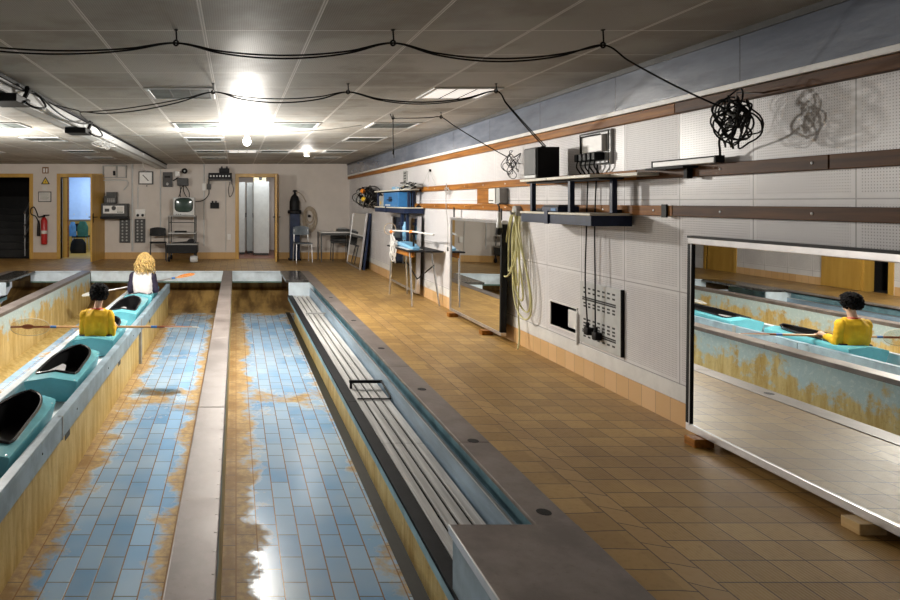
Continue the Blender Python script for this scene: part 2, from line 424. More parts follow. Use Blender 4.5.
def setting():
    # deck floor around the tank
    b = MB()
    b.box(1.49, XR+.1, -2.6, YB+.1, -.2, 0); b.box(XL-.1, 1.49, YE, YB+.1, -.2, -.0)
    b.box(XL-.1, 2*XC-1.49, -2.6, YE, -.2, 0); b.box(2*XC-1.49, 1.49, -2.6, Y0, -.2, 0)
    struct(b.build('floor', 'deck'), 'brown tiled deck around the rowing tank', 'floor')
    b = MB(); b.box(XL-.1, XR+.1, -2.6, YB+.1, ZC, ZC+.08)
    struct(b.build('ceiling', 'ceiling'), 'low ceiling of grey metal tiles', 'ceiling')
    # right wall with a recess hole
    hy0, hy1, hz0, hz1 = 5.49, 5.94, .325, .53
    b = MB(); X0, X1 = XR, XR+.30
    b.box(X0, X1, -2.6, hy0, 0, ZC); b.box(X0, X1, hy1, YB+.1, 0, ZC)
    b.box(X0, X1, hy0, hy1, 0, hz0); b.box(X0, X1, hy0, hy1, hz1, ZC); b.box(X0+.22, X1, hy0, hy1, hz0, hz1)
    struct(b.build('wall_right', 'panel'), 'right wall of white perforated metal panels', 'wall')
    r = MB()
    for a in ((hy0-.012, hy0, hz0-.012, hz1+.012), (hy1, hy1+.012, hz0-.012, hz1+.012)): r.box(XR-.008, XR+.2, *a)
    r.box(XR-.008, XR+.2, hy0, hy1, hz0-.012, hz0); r.box(XR-.008, XR+.2, hy0, hy1, hz1, hz1+.012)
    t = thing('wall_niche', (XR, 5.7, .43), 'small dark rectangular niche low in the white wall beside grey slotted panel', 'niche')
    r.build('frame', 'white', t)
    r = MB(); r.box(XR+.05, XR+.18, hy0+.005, 5.74, .335, .49, .004); r.build('inner_box', 'white', t)
    r = MB(); r.box(XR+.19, XR+.215, hy0, hy1, hz0, hz1); r.build('back_plate', 'dgrey', t)
    r = MB(); r.box(XR-.02, XR, hy0-.03, hy0-.012, .24, .50, .003); r.build('pull_rail', 'white', t)
    b = MB(); b.box(XR-.008, XR, -2.6, YB, 0, .149)
    struct(b.build('baseboard_right', 'skirt'), 'orange tile skirting of the right wall', 'baseboard')
    b = MB(); b.box(XR-.006, XR, -2.6, YB, .155, .255)
    struct(b.build('trim_1', 'white'), 'white plinth strip above the skirting tiles', 'trim')
    # band, strip and wood under it
    b = MB(); b.box(2.77, XR, -2.6, YB, 2.075, ZC-.03)
    struct(b.build('trim_2', 'band'), 'glossy blue-grey sheet band under the ceiling', 'trim')
    b = MB(); b.box(2.755, XR, -2.6, YB, ZC-.035, ZC)
    struct(b.build('trim_3', 'dgrey'), 'dark strip between band and ceiling', 'trim')
    b = MB(); b.box(2.757, XR, -2.6, YB, 2.043, 2.075, .003)
    struct(b.build('trim_4', 'white'), 'narrow white strip below the blue-grey band', 'trim')
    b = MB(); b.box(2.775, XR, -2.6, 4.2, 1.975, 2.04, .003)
    struct(b.build('trim_9', 'rail_dark'), 'dark brown near length of the wooden rail below the band', 'trim')  # gradual shade along the top rail put into darker wood
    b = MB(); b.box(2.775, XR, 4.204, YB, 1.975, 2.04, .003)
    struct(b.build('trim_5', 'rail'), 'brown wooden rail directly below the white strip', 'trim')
    for k, (z0, z1) in enumerate(((1.569, 1.639), (1.325, 1.392))):
        b = MB()
        joints = [4.62, 5.55, 8.0, 11.9] if k == 0 else [4.24, 7.9, 11.9]
        for a, c in zip(joints, joints[1:]): b.box(2.785, XR, a+.003, c-.003, z0, z1, .003)
        o = struct(b.build(('trim_6', 'trim_7')[k], 'rail'), ('upper brown wooden mounting rail on the white wall', 'lower brown wooden mounting rail on the white wall')[k], 'trim')
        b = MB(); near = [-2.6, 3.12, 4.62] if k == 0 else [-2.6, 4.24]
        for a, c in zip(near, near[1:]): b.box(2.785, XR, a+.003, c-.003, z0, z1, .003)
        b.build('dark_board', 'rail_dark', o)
        s = MB()
        y = 2.6
        while y < 11.5:
            s.lathe([(0, -.004), (.007, -.002), (.008, .002)], (2.784, y, (z0+z1)/2), 8, 'x'); y += .61
        s.build('screw', 'alu', o)['kind'] = 'stuff'
    # back wall with three openings
    ops = [(-7.2, -5.13, 2.03), (-4.36, -3.35, 2.03), (.07, .96, 2.03)]
    b = MB(); ya, yb = YB, YB+.16
    xs = [ops[0][1], ops[1][0], ops[1][1], ops[2][0], ops[2][1], XR+.3]
    for i in (0, 2, 4): b.box(xs[i], xs[i+1], ya, yb, 0, ZC)
    for o in ops: b.box(o[0], o[1], ya, yb, o[2], ZC)
    struct(b.build('wall_back', 'wall'), 'off-white back wall with three doorways', 'wall')
    b = MB()
    for i in (0, 2, 4):
        b.box(xs[i]+.07, min(xs[i+1]-.07, XR), ya-.012, ya, 0, .165, .003)
    struct(b.build('baseboard_back', 'skirt_back'), 'ochre skirting along the back wall', 'baseboard')
    # door frames
    def frame(name, x0, x1, z1, label):
        f = MB(); w = .09
        f.box(x0-w, x0, ya-.02, yb+.01, 0, z1+w, .004); f.box(x1, x1+w, ya-.02, yb+.01, 0, z1+w, .004)
        f.box(x0, x1, ya-.02, yb+.01, z1, z1+w, .004)
        return struct(f.build(name, 'door'), label, 'door')
    d1 = frame('door_1', -6.45, -5.13, 2.03, 'ochre door frame around the dark stair opening')
    d2 = frame('door_2', -4.36, -3.35, 2.03, 'ochre door frame of the bluish lit side room')
    d3 = frame('door_3', .07, .96, 2.03, 'ochre door frame of the locker room')
    def leaf(par, hx, ang, w):
        # leaf hinged at hx on the front face, swung into the hall by ang degrees
        m = Matrix.Translation((hx, ya-.02, 0)) @ Matrix.Rotation(math.radians(ang), 4, 'Z')
        f = MB(); f.box(-w, 0, -.04, 0, .012, 2.08, .003, m); lo = f.build('leaf', 'door', par)
        h = MB()
        for s in (.012, -.052):
            h.box(-w+.05, -w+.09, min(s, s+.004), max(s, s+.004)+.002, .93, 1.15, .001, m)
        h.tube([m @ Vector((-w+.07, .0, 1.06)), m @ Vector((-w+.07, .06, 1.06)), m @ Vector((-w+.19, .065, 1.06))], .01, 8)
        h.tube([m @ Vector((-w+.07, -.04, 1.06)), m @ Vector((-w+.07, -.10, 1.06)), m @ Vector((-w+.19, -.105, 1.06))], .01, 8)
        h.build('door_handle', 'blackmetal', lo)
    leaf(d2, -3.30, 83.5, .95)
    leaf(d3, 1.03, 83, .86)
    # left wall and its openings (seen in the mirrors)
    b = MB(); a, c = XL-.15, XL
    for y0, y1 in ((-2.6, 11.66), (12.12, 15.3), (16.2, YB+.1)): b.box(a, c, y0, y1, 0, ZC)
    for y0, y1 in ((11.66, 12.12), (15.3, 16.2)): b.box(a, c, y0, y1, 2.03, ZC)
    struct(b.build('wall_left', 'panel'), 'left wall of white panels, seen in the mirrors', 'wall')
    f = MB(); f.box(XL-.1, XL+.02, 15.22, 15.3, 0, 2.1); f.box(XL-.1, XL+.02, 16.2, 16.28, 0, 2.1); f.box(XL-.1, XL+.02, 15.3, 16.2, 2.03, 2.1)
    f.box(XL-.06, XL-.02, 15.3, 16.2, 0, 2.03)
    struct(f.build('door_4', 'door'), 'closed ochre door in the left wall', 'door')
    f = MB(); f.box(XL-.16, XL+.02, 11.58, 11.67, 0, 2.1); f.box(XL-.16, XL+.02, 12.11, 12.20, 0, 2.1); f.box(XL-.1, XL+.02, 11.66, 12.12, 2.03, 2.1)
    f.box(XL+.02, XL+.06, 12.14, 12.96, .01, 2.05)
    struct(f.build('door_5', 'door'), 'ochre door opened flat against the left wall', 'door')
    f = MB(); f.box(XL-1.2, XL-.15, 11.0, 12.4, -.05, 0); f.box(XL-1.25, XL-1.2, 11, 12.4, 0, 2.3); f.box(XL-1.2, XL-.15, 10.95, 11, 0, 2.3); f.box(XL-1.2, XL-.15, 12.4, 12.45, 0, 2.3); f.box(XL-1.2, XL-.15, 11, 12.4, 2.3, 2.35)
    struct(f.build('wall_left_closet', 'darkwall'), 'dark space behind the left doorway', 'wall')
    b = MB()
    for y0, y1 in ((-2.6, 11.56), (12.98, 15.2)): b.box(XL, XL+.012, y0, y1, 0, .15)
    struct(b.build('baseboard_left', 'skirt'), 'orange tile skirting of the left wall', 'baseboard')
    # ---- rooms behind the back wall
    # dark stairwell
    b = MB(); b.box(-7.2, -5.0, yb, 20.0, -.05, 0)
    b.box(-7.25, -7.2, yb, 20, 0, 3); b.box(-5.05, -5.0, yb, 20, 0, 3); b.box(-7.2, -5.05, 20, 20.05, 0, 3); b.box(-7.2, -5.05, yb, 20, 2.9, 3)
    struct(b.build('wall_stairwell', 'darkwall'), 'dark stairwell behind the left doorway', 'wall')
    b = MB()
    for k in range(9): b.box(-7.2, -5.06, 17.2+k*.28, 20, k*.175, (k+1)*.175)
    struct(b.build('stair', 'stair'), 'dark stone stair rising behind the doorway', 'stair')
    t = thing('stair_railing', (-5.6, 17.2, 0), 'dim metal stair railing with slanting bars inside the dark doorway', 'railing')
    for off, nm in ((0, 'handrail'), (-.32, 'rail_bar'), (-.6, 'rail_bar')):
        g = MB(); g.tube([(-5.42, 17.0, 1.12+off), (-5.42, 18.9, 2.30+off)], .022, 8); g.build(nm, 'alu', t, True)
    for y in (17.05, 18.7):
        g = MB(); g.tube([(-5.42, y, max(0, (y-17.0)*.621)), (-5.42, y, 1.14+(y-17.0)*.621)], .018, 8); g.build('post', 'alu', t, True)
    # bluish room
    b = MB(); b.box(-5.0, -2.6, yb, 19.4, -.05, 0)
    struct(b.build('floor_side_room', 'door'), 'ochre floor of the bluish room', 'floor')
    b = MB(); b.box(-5.0, -4.95, yb, 19.4, 0, 2.5); b.box(-2.6, -2.55, yb, 19.4, 0, 2.5); b.box(-4.95, -2.6, 19.4, 19.45, 0, 2.5); b.box(-4.95, -2.6, yb, 19.4, 2.5, 2.55)
    struct(b.build('wall_side_room', 'blueroom'), 'bluish white walls of the side room', 'wall')
    b = MB(); b.box(-4.94, -2.6, 19.36, 19.398, 0, .88)
    struct(b.build('trim_8', 'door'), 'ochre wainscot of the side room', 'trim')
    t = thing('wooden_post', (-4.4, 17.0, 0), 'tall ochre wooden post just inside the bluish room', 'post')
    b = MB(); b.box(-4.445, -4.32, 17.0, 17.12, .0, 2.45); b.build('post', 'door', t)
    b = MB(); b.box(-4.32, -4.30, 17.0, 17.12, 0, 2.45); b.build('edge_strip', 'rail', t)
    t = thing('whiteboard', (-4.2, 19.38, 1.5), 'large bluish whiteboard on the wall of the side room', 'whiteboard')
    b = MB(); b.box(-4.90, -3.3, 19.36, 19.39, .92, 2.3); b.build('panel', 'board', t)
    b = MB(); b.box(-4.90, -3.3, 19.32, 19.39, .89, .92); b.build('pen_tray', 'alu', t)
    for x in (-4.72, -4.35):
        m = MB(); m.lathe([(0, -.01), (.02, -.01), (.02, 0)], (x, 19.36, 1.06), 12, 'y')
        tag(m.build('round_magnet', 'white', None, True), 'white round magnet on the whiteboard, ' + ('the one nearer the ochre post' if x < -4.5 else 'the one nearer the open door leaf'), 'magnet', 'magnets on the whiteboard')
    # locker room
    b = MB(); b.box(-.6, 1.9, yb, 19.6, -.05, 0)
    struct(b.build('floor_locker_room', 'redfloor'), 'red-brown floor of the locker room', 'floor')
    b = MB(); b.box(-.6, -.55, yb, 19.6, 0, 2.5); b.box(1.9, 1.95, yb, 19.6, 0, 2.5); b.box(-.55, 1.9, 19.6, 19.65, 0, 2.5); b.box(-.55, 1.9, yb, 19.6, 2.5, 2.55)
    struct(b.build('wall_locker_room', 'wall'), 'white walls of the locker room', 'wall')
    def locker(x0, x1, y0, y1, label, door_side):
        t = thing('metal_locker', ((x0+x1)/2, (y0+y1)/2, 0), label, 'locker', 'lockers in the back room')
        b = MB(); b.box(x0, x1, y0, y1, .06, 1.95, .006); b.build('body', 'locker', t)
        b = MB(); b.box(x0+.02, x1-.02, y0+.03, y1-.02, 0, .06); b.build('plinth', 'dgrey', t)
        if door_side == 'x':
            b = MB(); b.box(x0-.014, x0, y0+.015, y1-.015, .09, 1.92, .003); d = b.build('door', 'grey', t)
            b = MB(); b.box(x0-.03, x0-.012, y0+.05, y0+.07, 1.0, 1.12); b.build('handle', 'blackmetal', d)
        else:
            b = MB(); b.box(x1, x1+.014, y0+.015, y1-.015, .09, 1.92, .003); d = b.build('door', 'grey', t)
            b = MB(); b.box(x1+.012, x1+.03, y0+.05, y0+.07, 1.0, 1.12); b.build('handle', 'blackmetal', d)
    locker(.47, .88, 17.6, 18.2, 'pale grey metal locker with broad plain side in the doorway', 'x')
    locker(.30, .465, 18.3, 18.9, 'narrow pale locker behind the broad one in the doorway', 'x')
    locker(.08, .24, 17.9, 18.5, 'half shaded narrow locker next to the left jamb of the locker room', 'y')
    t = thing('cream_carton', (.66, 17.75, 1.95), 'cream carton with a dark round mark on top of the pale locker', 'box')
    b = MB(); b.box(.47, .80, 17.65, 17.95, 1.951, 2.13, .006); b.build('carton', 'cream', t)
    b = MB(); b.lathe([(0, -.003), (.05, -.003), (.05, 0)], (.65, 17.65, 2.04), 20, 'y'); b.build('round_mark', 'dgrey', t)
    # ---- the tank
    xw = -4.69
    b = MB(); b.box(xw-.1, 1.6, Y0-.1, 14.3, ZF-.1, ZF)
    struct(b.build('tank_floor', 'tank_tile'), 'pale blue tiled tank floor with rusty stains', 'tank floor')
    for k, x0 in enumerate((.968, 2*XC-.968-.087)):
        b = MB(); b.box(x0, x0+.087, Y0, 13.0, ZF-.0, ZF+.006)
        struct(b.build('tank_drain', 'dark_gap'), ('dark drain slot at the foot of the slatted channel', 'dark drain slot at the foot of the far channel')[k], 'drain')
    # end walls and ramps
    b = MB(); b.box(xw-.1, 1.6, Y0-.12, Y0, ZF, -.2)
    struct(b.build('tank_wall', 'tank_peel'), 'near end wall of the tank', 'tank wall')
    poly = [(14.2, -.2), (14.2, -.42)]
    for k in range(9):
        a = k/8*PI/2; poly.append((14.2-1.3*math.sin(a)*1.0 if False else 12.95+1.2*(1-math.sin(a)), ZF+.004+.34*(1-math.cos(a))*1.0 if False else ZF+.004+.34*(1-math.sin(a))**2.0))
    poly.append((12.95, ZF-.05)); poly.append((14.3, ZF-.05)); poly.append((14.3, -.2))
    b = MB(); b.prism(poly, 'x', xw-.1, 1.6)
    struct(b.build('tank_wall', 'recess'), 'rusty far wall of the tank under the deck', 'tank wall')
    # far fascia, three stretches between the dividers
    b = MB()
    for xa, xb in ((-4.2, -3.17), (-2.97, -.262), (-.074, .935)):
        b.box(xa, xb, YE-.02, YE, -.205, -.015); b.box(xa, xb, YE-.05, YE+.02, -.015, .004)
    struct(b.build('tank_fascia', 'fascia'), 'pale blue fascia at the far end of the tank', 'tank fascia')
    b = MB()
    for xa, xb in ((-4.2, -3.17), (-2.97, -.262), (-.074, .935)): b.box(xa, xb, YE-.03, YE+.02, -.235, -.205)
    struct(b.build('tank_fascia', 'greenpaint'), 'dark green lip under the pale blue fascia', 'tank fascia')
    # dividers
    for k, xm in enumerate((-.168, -3.07)):
        b = MB(); b.box(xm-.07, xm+.085, Y0, 13.6, ZF, -.02)
        if k: 
            b.prism([(xm+.085, -.70), (xm+.085, ZF), (xm+.26, ZF), (xm+.18, ZF+.03)], 'y', Y0, 13.0)
        w = struct(b.build('tank_divider', 'tank_peel'), ('wall under the steel beam between the two lanes', 'peeling yellow and blue wall left of the boats')[k], 'tank divider')
        b = MB()
        cuts = [Y0-.1, 4.57, 6.9, 9.6, 12.2, 13.66]
        for a, c in zip(cuts, cuts[1:]):
            b.box(xm-.094, xm+.094, a+.002, c-.002, -.045, .004, .006)
        cap = b.build('steel_cap', 'steel', w)
        b = MB(); y = 2.2
        while y < 12.5:
            b.lathe([(0, .0055), (.006, .005), (.008, .003)], (xm+.08, y, 0), 8); y += .16
        b.build('rivet', 'steel', cap)['kind'] = 'stuff'
    # steel coping on both long sides and dark plates at the far corners
    for k, sgn in enumerate((1, -1)):
        X = (lambda x: x) if k == 0 else (lambda x: 2*XC-x)
        b = MB(); cuts = [2.85, 3.9, 5.7, 7.6, 9.9, 13.62]
        for a, c in zip(cuts, cuts[1:]): b.box(X(1.314), X(1.49), a+.002, c-.002, -.018, .005, .003)
        c = struct(b.build('tank_coping', 'steel'), ('worn steel coping along the tiled deck', 'worn steel coping on the far long side')[k], 'coping')
        b = MB()
        for y in (3.02, 3.92, 5.0, 6.4, 7.9, 9.8):
            b.lathe([(0, .0065), (.032, .0065), (.034, .004)], (X(1.40), y, .0), 18)
        b.build('hole_cap', 'black', c, True)['kind'] = 'stuff'
        b = MB(); b.box(X(.90), X(1.314), 12.0, 13.62, -.04, .006, .004)
        struct(b.build('tank_cover', 'granite'), ('dark glossy cover plate at the far end of the slatted channel', 'dark cover plate at the far end of the far channel')[k], 'cover plate')
        # channel carrying the duckboards
        b = MB(); b.box(X(1.054), X(1.10), Y0, 12.0, ZF, -.30)
        ch = struct(b.build('side_channel', 'tank_yellow'), ('yellow stained channel along the right side of the tank', 'yellow stained channel along the left side of the tank')[k], 'channel')
        b = MB(); b.box(X(.945), X(1.36), Y0, 12.0, -.34, -.30); b.build('channel_bed', 'blackmetal', ch)
        b = MB(); b.box(X(.938), X(.945), Y0, 12.0, -.345, -.285); b.build('rim_lip', 'teal_inner', ch)
        b = MB(); b.box(X(.932), X(1.019), Y0, 5.60, -.285, -.268, .003); b.box(X(.932), X(1.019), 5.605, 12.0, -.285, -.268, .003); b.box(X(.932), X(.945), Y0, 12, -.285, -.262); b.build('steel_rim', 'blackmetal', ch)
        b = MB(); b.box(X(1.325), X(1.35), Y0, 12.0, -.30, -.13, .003); b.build('inner_wall', 'blue_inner', ch)
        b = MB(); b.box(X(1.321), X(1.335), Y0, 12.0, -.134, -.124); b.build('ledge_edge', 'alu', ch)
        b = MB(); b.box(X(1.40), X(1.49), Y0, 13.5, -.3, -.05); b.build('upper_wall', 'teal_inner', ch)
        b = MB(); b.box(X(.95), X(1.40), 11.97, 12.0, -.30, -.04); b.build('end_wall', 'fascia', ch)
        if k == 1:
            b = MB(); b.tube([(X(.98), 3.0, -.22), (X(.98), 11.6, -.22)], .035, 10); b.build('black_pipe', 'black', ch, True)
    # central trough carrying the boats
    b = MB(); b.box(-1.36, -1.30, Y0, 12.7, ZF, -.30); b.box(-1.90, -1.84, Y0, 12.7, ZF, -.30)
    tr = struct(b.build('boat_trough', 'tank_yellow'), 'yellow stained trough carrying the turquoise boats', 'trough')
    b = MB(); b.box(-1.90, -1.30, Y0, 12.7, -.33, -.295); b.build('bed', 'trough_white', tr)
    b = MB()
    cuts = [Y0, 4.86, 7.9, 10.4, 12.72]
    for a, c in zip(cuts, cuts[1:]):
        b.box(-1.29, -1.268, a+.004, c-.004, -.315, -.165, .003)
    b.build('side_board', 'trough_paint', tr)
    b = MB(); b.box(-1.335, -1.268, Y0, 12.72, -.165, -.150, .004); b.build('rim', 'trough_paint', tr)
    b = MB(); b.box(-1.335, -1.325, Y0, 12.72, -.295, -.165); b.build('inner_board', 'trough_paint', tr)
    b = MB(); b.box(-1.93, -1.91, Y0, 12.72, -.315, -.165, .003); b.build('side_board', 'trough_white', tr)
    b = MB(); b.box(-1.93, -1.865, Y0, 12.72, -.165, -.150, .004); b.build('rim', 'trough_white', tr)
    b = MB()
    for y in (4.35, 5.3, 6.6, 8.2, 9.7, 11.0): b.lathe([(0, .004), (.008, .003), (.009, 0)], (-1.268, y, -.235), 8, 'x')
    b.build('bolt_head', 'ink', tr)['kind'] = 'stuff'
    b = MB()
    for y in (4.85, 8.9): b.box(-1.30, -1.262, y-.03, y+.03, ZF, -.15, .003) if y > 5 else b.box(-1.30, -1.264, y-.012, y+.012, -.32, -.15)
    b.build('post', 'grey', tr)
    for k, (x, y, z) in enumerate(((-1.2995, 5.12, -.40), (-1.2995, 7.4, -.40), (-1.2995, 10.0, -.40))):
        b = MB(); b.box(x-.001, x+.002, y-.07, y+.07, z, z+.09); b.build('water_port', 'dark_gap', tr)
    for y in (4.5, 5.9, 7.6):
        b = MB(); b.box(-2.985-.001, -2.983, y-.06, y+.08, -.36, -.24); b.build('water_port', 'rail', bpy.data.objects['tank_divider.001'])
    # near steel cover over the channel
    t = thing('steel_cover_box', (1.2, 2.2, 0), 'worn steel cover box over the near end of the slatted channel', 'cover', None, 'structure')
    b = MB(); b.box(.931, 1.49, Y0, 2.90, -.012, .008, .003); b.build('top_plate', 'steel', t)
    b = MB(); b.box(.94, .955, Y0, 2.88, -.262, -.012); b.box(.955, 1.31, 2.87, 2.885, -.262, -.012); b.build('side_plate', 'trough_paint', t)
    b = MB(); b.box(.926, .934, Y0, 2.9, -.03, .010, .002); b.build('edge_strip', 'alu', t)
    b = MB(); b.box(.90, .945, 2.62, 2.72, -.75, -.27); b.build('support_post', 'black', t)

def duckboards():
    t = thing('duckboard', (1.19, 7.4, -.28), 'long grey wooden duckboard of four planks in the side channel', 'duckboard')
    ws = [(1.022, 1.078), (1.097, 1.153), (1.172, 1.228), (1.247, 1.305)]
    for i, (a, c) in enumerate(ws):
        b = MB()
        for y0, y1 in ((2.9, 4.62), (4.626, 6.2), (6.206, 8.9), (8.906, 11.9)):
            b.box(a, c, y0, y1, -.284, -.264, .003)
        b.build('plank', 'plank', t)
    for y in (3.6, 5.2, 7.0, 9.0, 11.0):
        b = MB(); b.box(1.03, 1.30, y, y+.05, -.298, -.284); b.build('crossbar', 'blackmetal', t)
    t = thing('foot_rest_frame', (1.19, 5.8, -.26), 'black wire foot rest frame lying on the duckboard', 'frame')
    b = MB(); b.box(1.02, 1.318, 5.97, 5.995, -.215, -.19, .003); b.build('crossbar', 'black', t)
    b = MB(); b.tube([(1.31, 5.98, -.2), (1.31, 5.66, -.235), (1.31, 5.63, -.253)], .009, 8); b.tube([(1.31, 5.63, -.254), (1.03, 5.63, -.254)], .007, 8); b.build('bent_bar', 'blackmetal', t, True)
    b = MB(); b.box(1.025, 1.045, 5.97, 5.995, -.264, -.215); b.build('foot', 'black', t)
    t = thing('foot_rest_frame', (1.19, 9.8, -.26), 'thin grey foot bar across the far part of the duckboard', 'frame')
    b = MB(); b.box(1.03, 1.318, 9.78, 9.80, -.235, -.215, .003); b.build('crossbar', 'grey', t)
    for x in (1.29, 1.04):
        b = MB(); b.box(x, x+.013, 9.78, 9.8, -.2635, -.235); b.build('foot', 'grey', t)

setting(); duckboards()

# ------------------------------------------------------------------ mirrors
def mirror(name_label, y0, y1, xb, lean_top, z0=.05, z1=1.21, w=.035, depth=.06, fm='alu', cat='mirror', edge='black', top=None, far=None):
    t = thing('framed_mirror', (xb, (y0+y1)/2, z0), name_label, cat, 'framed mirrors along the right wall')
    a = math.atan2(lean_top, z1-z0)
    m = Matrix.Translation((xb, 0, z0)) @ Matrix.Rotation(a, 4, 'Y')
    H = z1-z0
    def part(nm, mt, boxes, bev=.004):
        b = MB()
        for q in boxes: b.box(*q, bev, m)
        return b.build(nm, mt, t)
    part('glass', 'mirror', [(.008, .014, y0+w*.8, y1-w*.8, w*.8, H-w*.8)], 0)
    part('backing', 'dgrey', [(.015, depth-.01, y0+.01, y1-.01, .01, H-.01)], 0)
    part('top_bar', top or fm, [(0, depth, y0, y1, H-w, H)]); part('bottom_bar', fm, [(0, depth, y0, y1, 0, w)])
    part('side_bar', edge, [(-.002, depth, y0, y0+w, w, H-w)]); part('side_bar', far or edge, [(-.002, depth, y1-w, y1, w, H-w)])
    return t, part
t, part = mirror('large framed mirror nearest the camera reflecting the yellow shirt', 2.15, 3.99, 2.70, .0142, w=.045, depth=.034)
part('inner_bead', 'alu', [(-.004, .008, 3.952, 3.958, .04, 1.12)], 0)
part('top_edge', 'black', [(-.003, .034, 2.15, 3.992, 1.150, 1.164)], 0)
t, part = mirror('middle framed mirror hanging beside the yellow hose', 6.75, 8.38, 2.69, .014, .05, 1.225, far='alu')
part('hanger_strap', 'black', [(.02, .03, 8.30, 8.33, 1.16, 1.30)], 0); part('hanger_strap', 'black', [(.02, .03, 6.82, 6.85, 1.16, 1.30)], 0)
mirror('framed mirror behind the metal work bench', 9.9, 11.6, 2.68, .03, .05, 1.2, edge='alu')
mirror('mirror with pale frame leaning in the far right corner', 13.8, 15.4, 2.56, .155, .0, 1.2, depth=.04, edge='alu')
mirror('blue-grey framed mirror leaning behind the pale one in the corner', 13.75, 15.4, 2.63, .14, .0, 1.19, depth=.04, fm='navy', edge='navy')
for (y, x, lb) in ((2.86, 2.70, 'wooden wedge block under the large mirror, the one nearer the camera'), (3.86, 2.69, 'wooden wedge block under the far corner of the large mirror'),
                   (8.2, 2.67, 'dark wooden wedge under the far corner of the middle mirror'), (7.1, 2.67, 'dark wooden wedge under the near part of the middle mirror')):
    b = MB(); b.box(x-.055, x+.06, y-.045, y+.045, 0, .048, .003)
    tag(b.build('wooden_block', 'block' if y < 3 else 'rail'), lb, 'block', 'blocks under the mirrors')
# ------------------------------------------------------------------ boats
def boat(ya, yb, label, cock=(.14, .80), hole=True, seat=False):
    """one kayak section: cut square at ya, rounded at yb"""
    xc = -1.585; zb = -.29; L = yb-ya
    t = thing('kayak_section', (xc, ya, zb), label, 'kayak', 'turquoise kayak sections in the trough')
    def hw(s):   # half width along the boat 0..1
        return .225 - .035*max(0, (s-.45)/.55)**2
    def deckz(x, s):
        u = min(1, abs(x-xc)/hw(s))
        base = -.118 + .034*(1-u) + .012*math.sin(PI*min(1, max(0, s)))
        return base
    # outer plan outline, counter clockwise
    n = 14; outer = []
    for k in range(n+1): outer.append((-hw(k/n*.9), k/n*.9))
    for k in range(1, 8):
        a = k/8*PI; outer.append((-hw(.9)*math.cos(a)**1 if True else 0, .9 + .1*math.sin(a)**.6))
    for k in range(n, -1, -1): outer.append((hw(k/n*.9), k/n*.9))
    for k in range(1, 8): outer.append((hw(0)-2*hw(0)*k/8, 0.0))
    N = len(outer)
    ca, cb = cock[0], cock[0]+cock[1]; cm = (ca+cb)/2
    def cockpt(x, s):    # radial projection of an outer point on the cockpit outline
        ang = math.atan2((s-cm)*L, x)
        best = 0; dx, dy = math.cos(ang), math.sin(ang)
        lo, hi = 0, 1.2
        for _ in range(40):
            r = (lo+hi)/2; X, S = r*dx, (r*dy)/L + cm
            v = (S-ca)/(cb-ca)
            if v < 0 or v > 1: hi = r; continue
            w = .185*(1-.12*v) * (1-max(0, (v-.45)/.55)**2.6)**.5 * min(1, .90+ .10*min(1, v/.06))
            if abs(X) < w: lo = r
            else: hi = r
        return lo*dx, cm + lo*dy/L
    inner = [cockpt(x, s) for x, s in outer]
    W = lambda x, s, z: (xc+x, ya+s*L, z)
    b = MB(); bm = b.bm
    vo = [bm.verts.new(W(x, s, deckz(xc+x, s))) for x, s in outer]
    vm = [bm.verts.new(W((x+p)/2, (s+q)/2, deckz(xc+(x+p)/2, (s+q)/2)+.004)) for (x, s), (p, q) in zip(outer, inner)]
    vi = [bm.verts.new(W(p, q, deckz(xc+p, q)+.008)) for p, q in inner]
    vg = [bm.verts.new(W(x, s, deckz(xc+x, s)-.022)) for x, s in outer]
    vb = [bm.verts.new(W(x*.80, s if s > .001 else 0.0, zb)) for x, s in outer]
    for i in range(N):
        j = (i+1) % N
        bm.faces.new((vo[i], vo[j], vm[j], vm[i])); bm.faces.new((vm[i], vm[j], vi[j], vi[i]))
        bm.faces.new((vo[j], vo[i], vg[i], vg[j])); bm.faces.new((vg[j], vg[i], vb[i], vb[j]))
    bm.faces.new(vb)
    b.build('hull', 'teal', t, True, 28)
    # cockpit tub
    b = MB(); bm = b.bm
    A = [bm.verts.new(W(p, q, deckz(xc+p, q)+.010)) for p, q in inner]
    B = [bm.verts.new(W(p*.88, cm+(q-cm)*.97, zb+.03)) for p, q in inner]
    for i in range(N):
        j = (i+1) % N; bm.faces.new((A[i], A[j], B[j], B[i]))
    bm.faces.new(B)
    b.build('cockpit_tub', 'tub', t, True, 40)
    # raised coaming, higher towards the far end
    b = MB()
    up = lambda q: .012 + .030*max(0, (q-ca)/(cb-ca))
    ring = [Vector(W(p, q, deckz(xc+p, q)+up(q))) for p, q in inner]
    rr = []
    for p in ring:
        if not rr or (p-rr[-1]).length > .012: rr.append(p)
    b.tube(rr, .011, 8, True); b.build('coaming', 'rim', t, True)
    b = MB(); bm = b.bm
    A = [bm.verts.new(W(p, q, deckz(xc+p, q)+.004)) for p, q in inner]; B = [bm.verts.new(p) for p in ring]
    for i in range(N):
        j = (i+1) % N; bm.faces.new((A[i], A[j], B[j], B[i]))
    b.build('coaming_wall', 'tub', t, True)
    if seat:
        b = MB(); y0 = ya+(ca+.035)*L
        b.prism([(xc-.155, y0), (xc+.06, y0), (xc-.005, y0+.34), (xc-.05, y0+.40)], 'z', -.125, -.112)
        b.build('seat_pan', 'seatpan', t)
    b = MB()
    for x, s in ((.2, .02), (-.2, .02), (.19, .86), (-.19, .86)): b.lathe([(0, .004), (.007, .003), (.008, 0)], W(x, s, deckz(xc+x, s)), 8)
    b.build('deck_screw', 'alu', t)['kind'] = 'stuff'
    return t
boat(3.98, 5.20, 'turquoise kayak section closest to the camera, empty black cockpit')
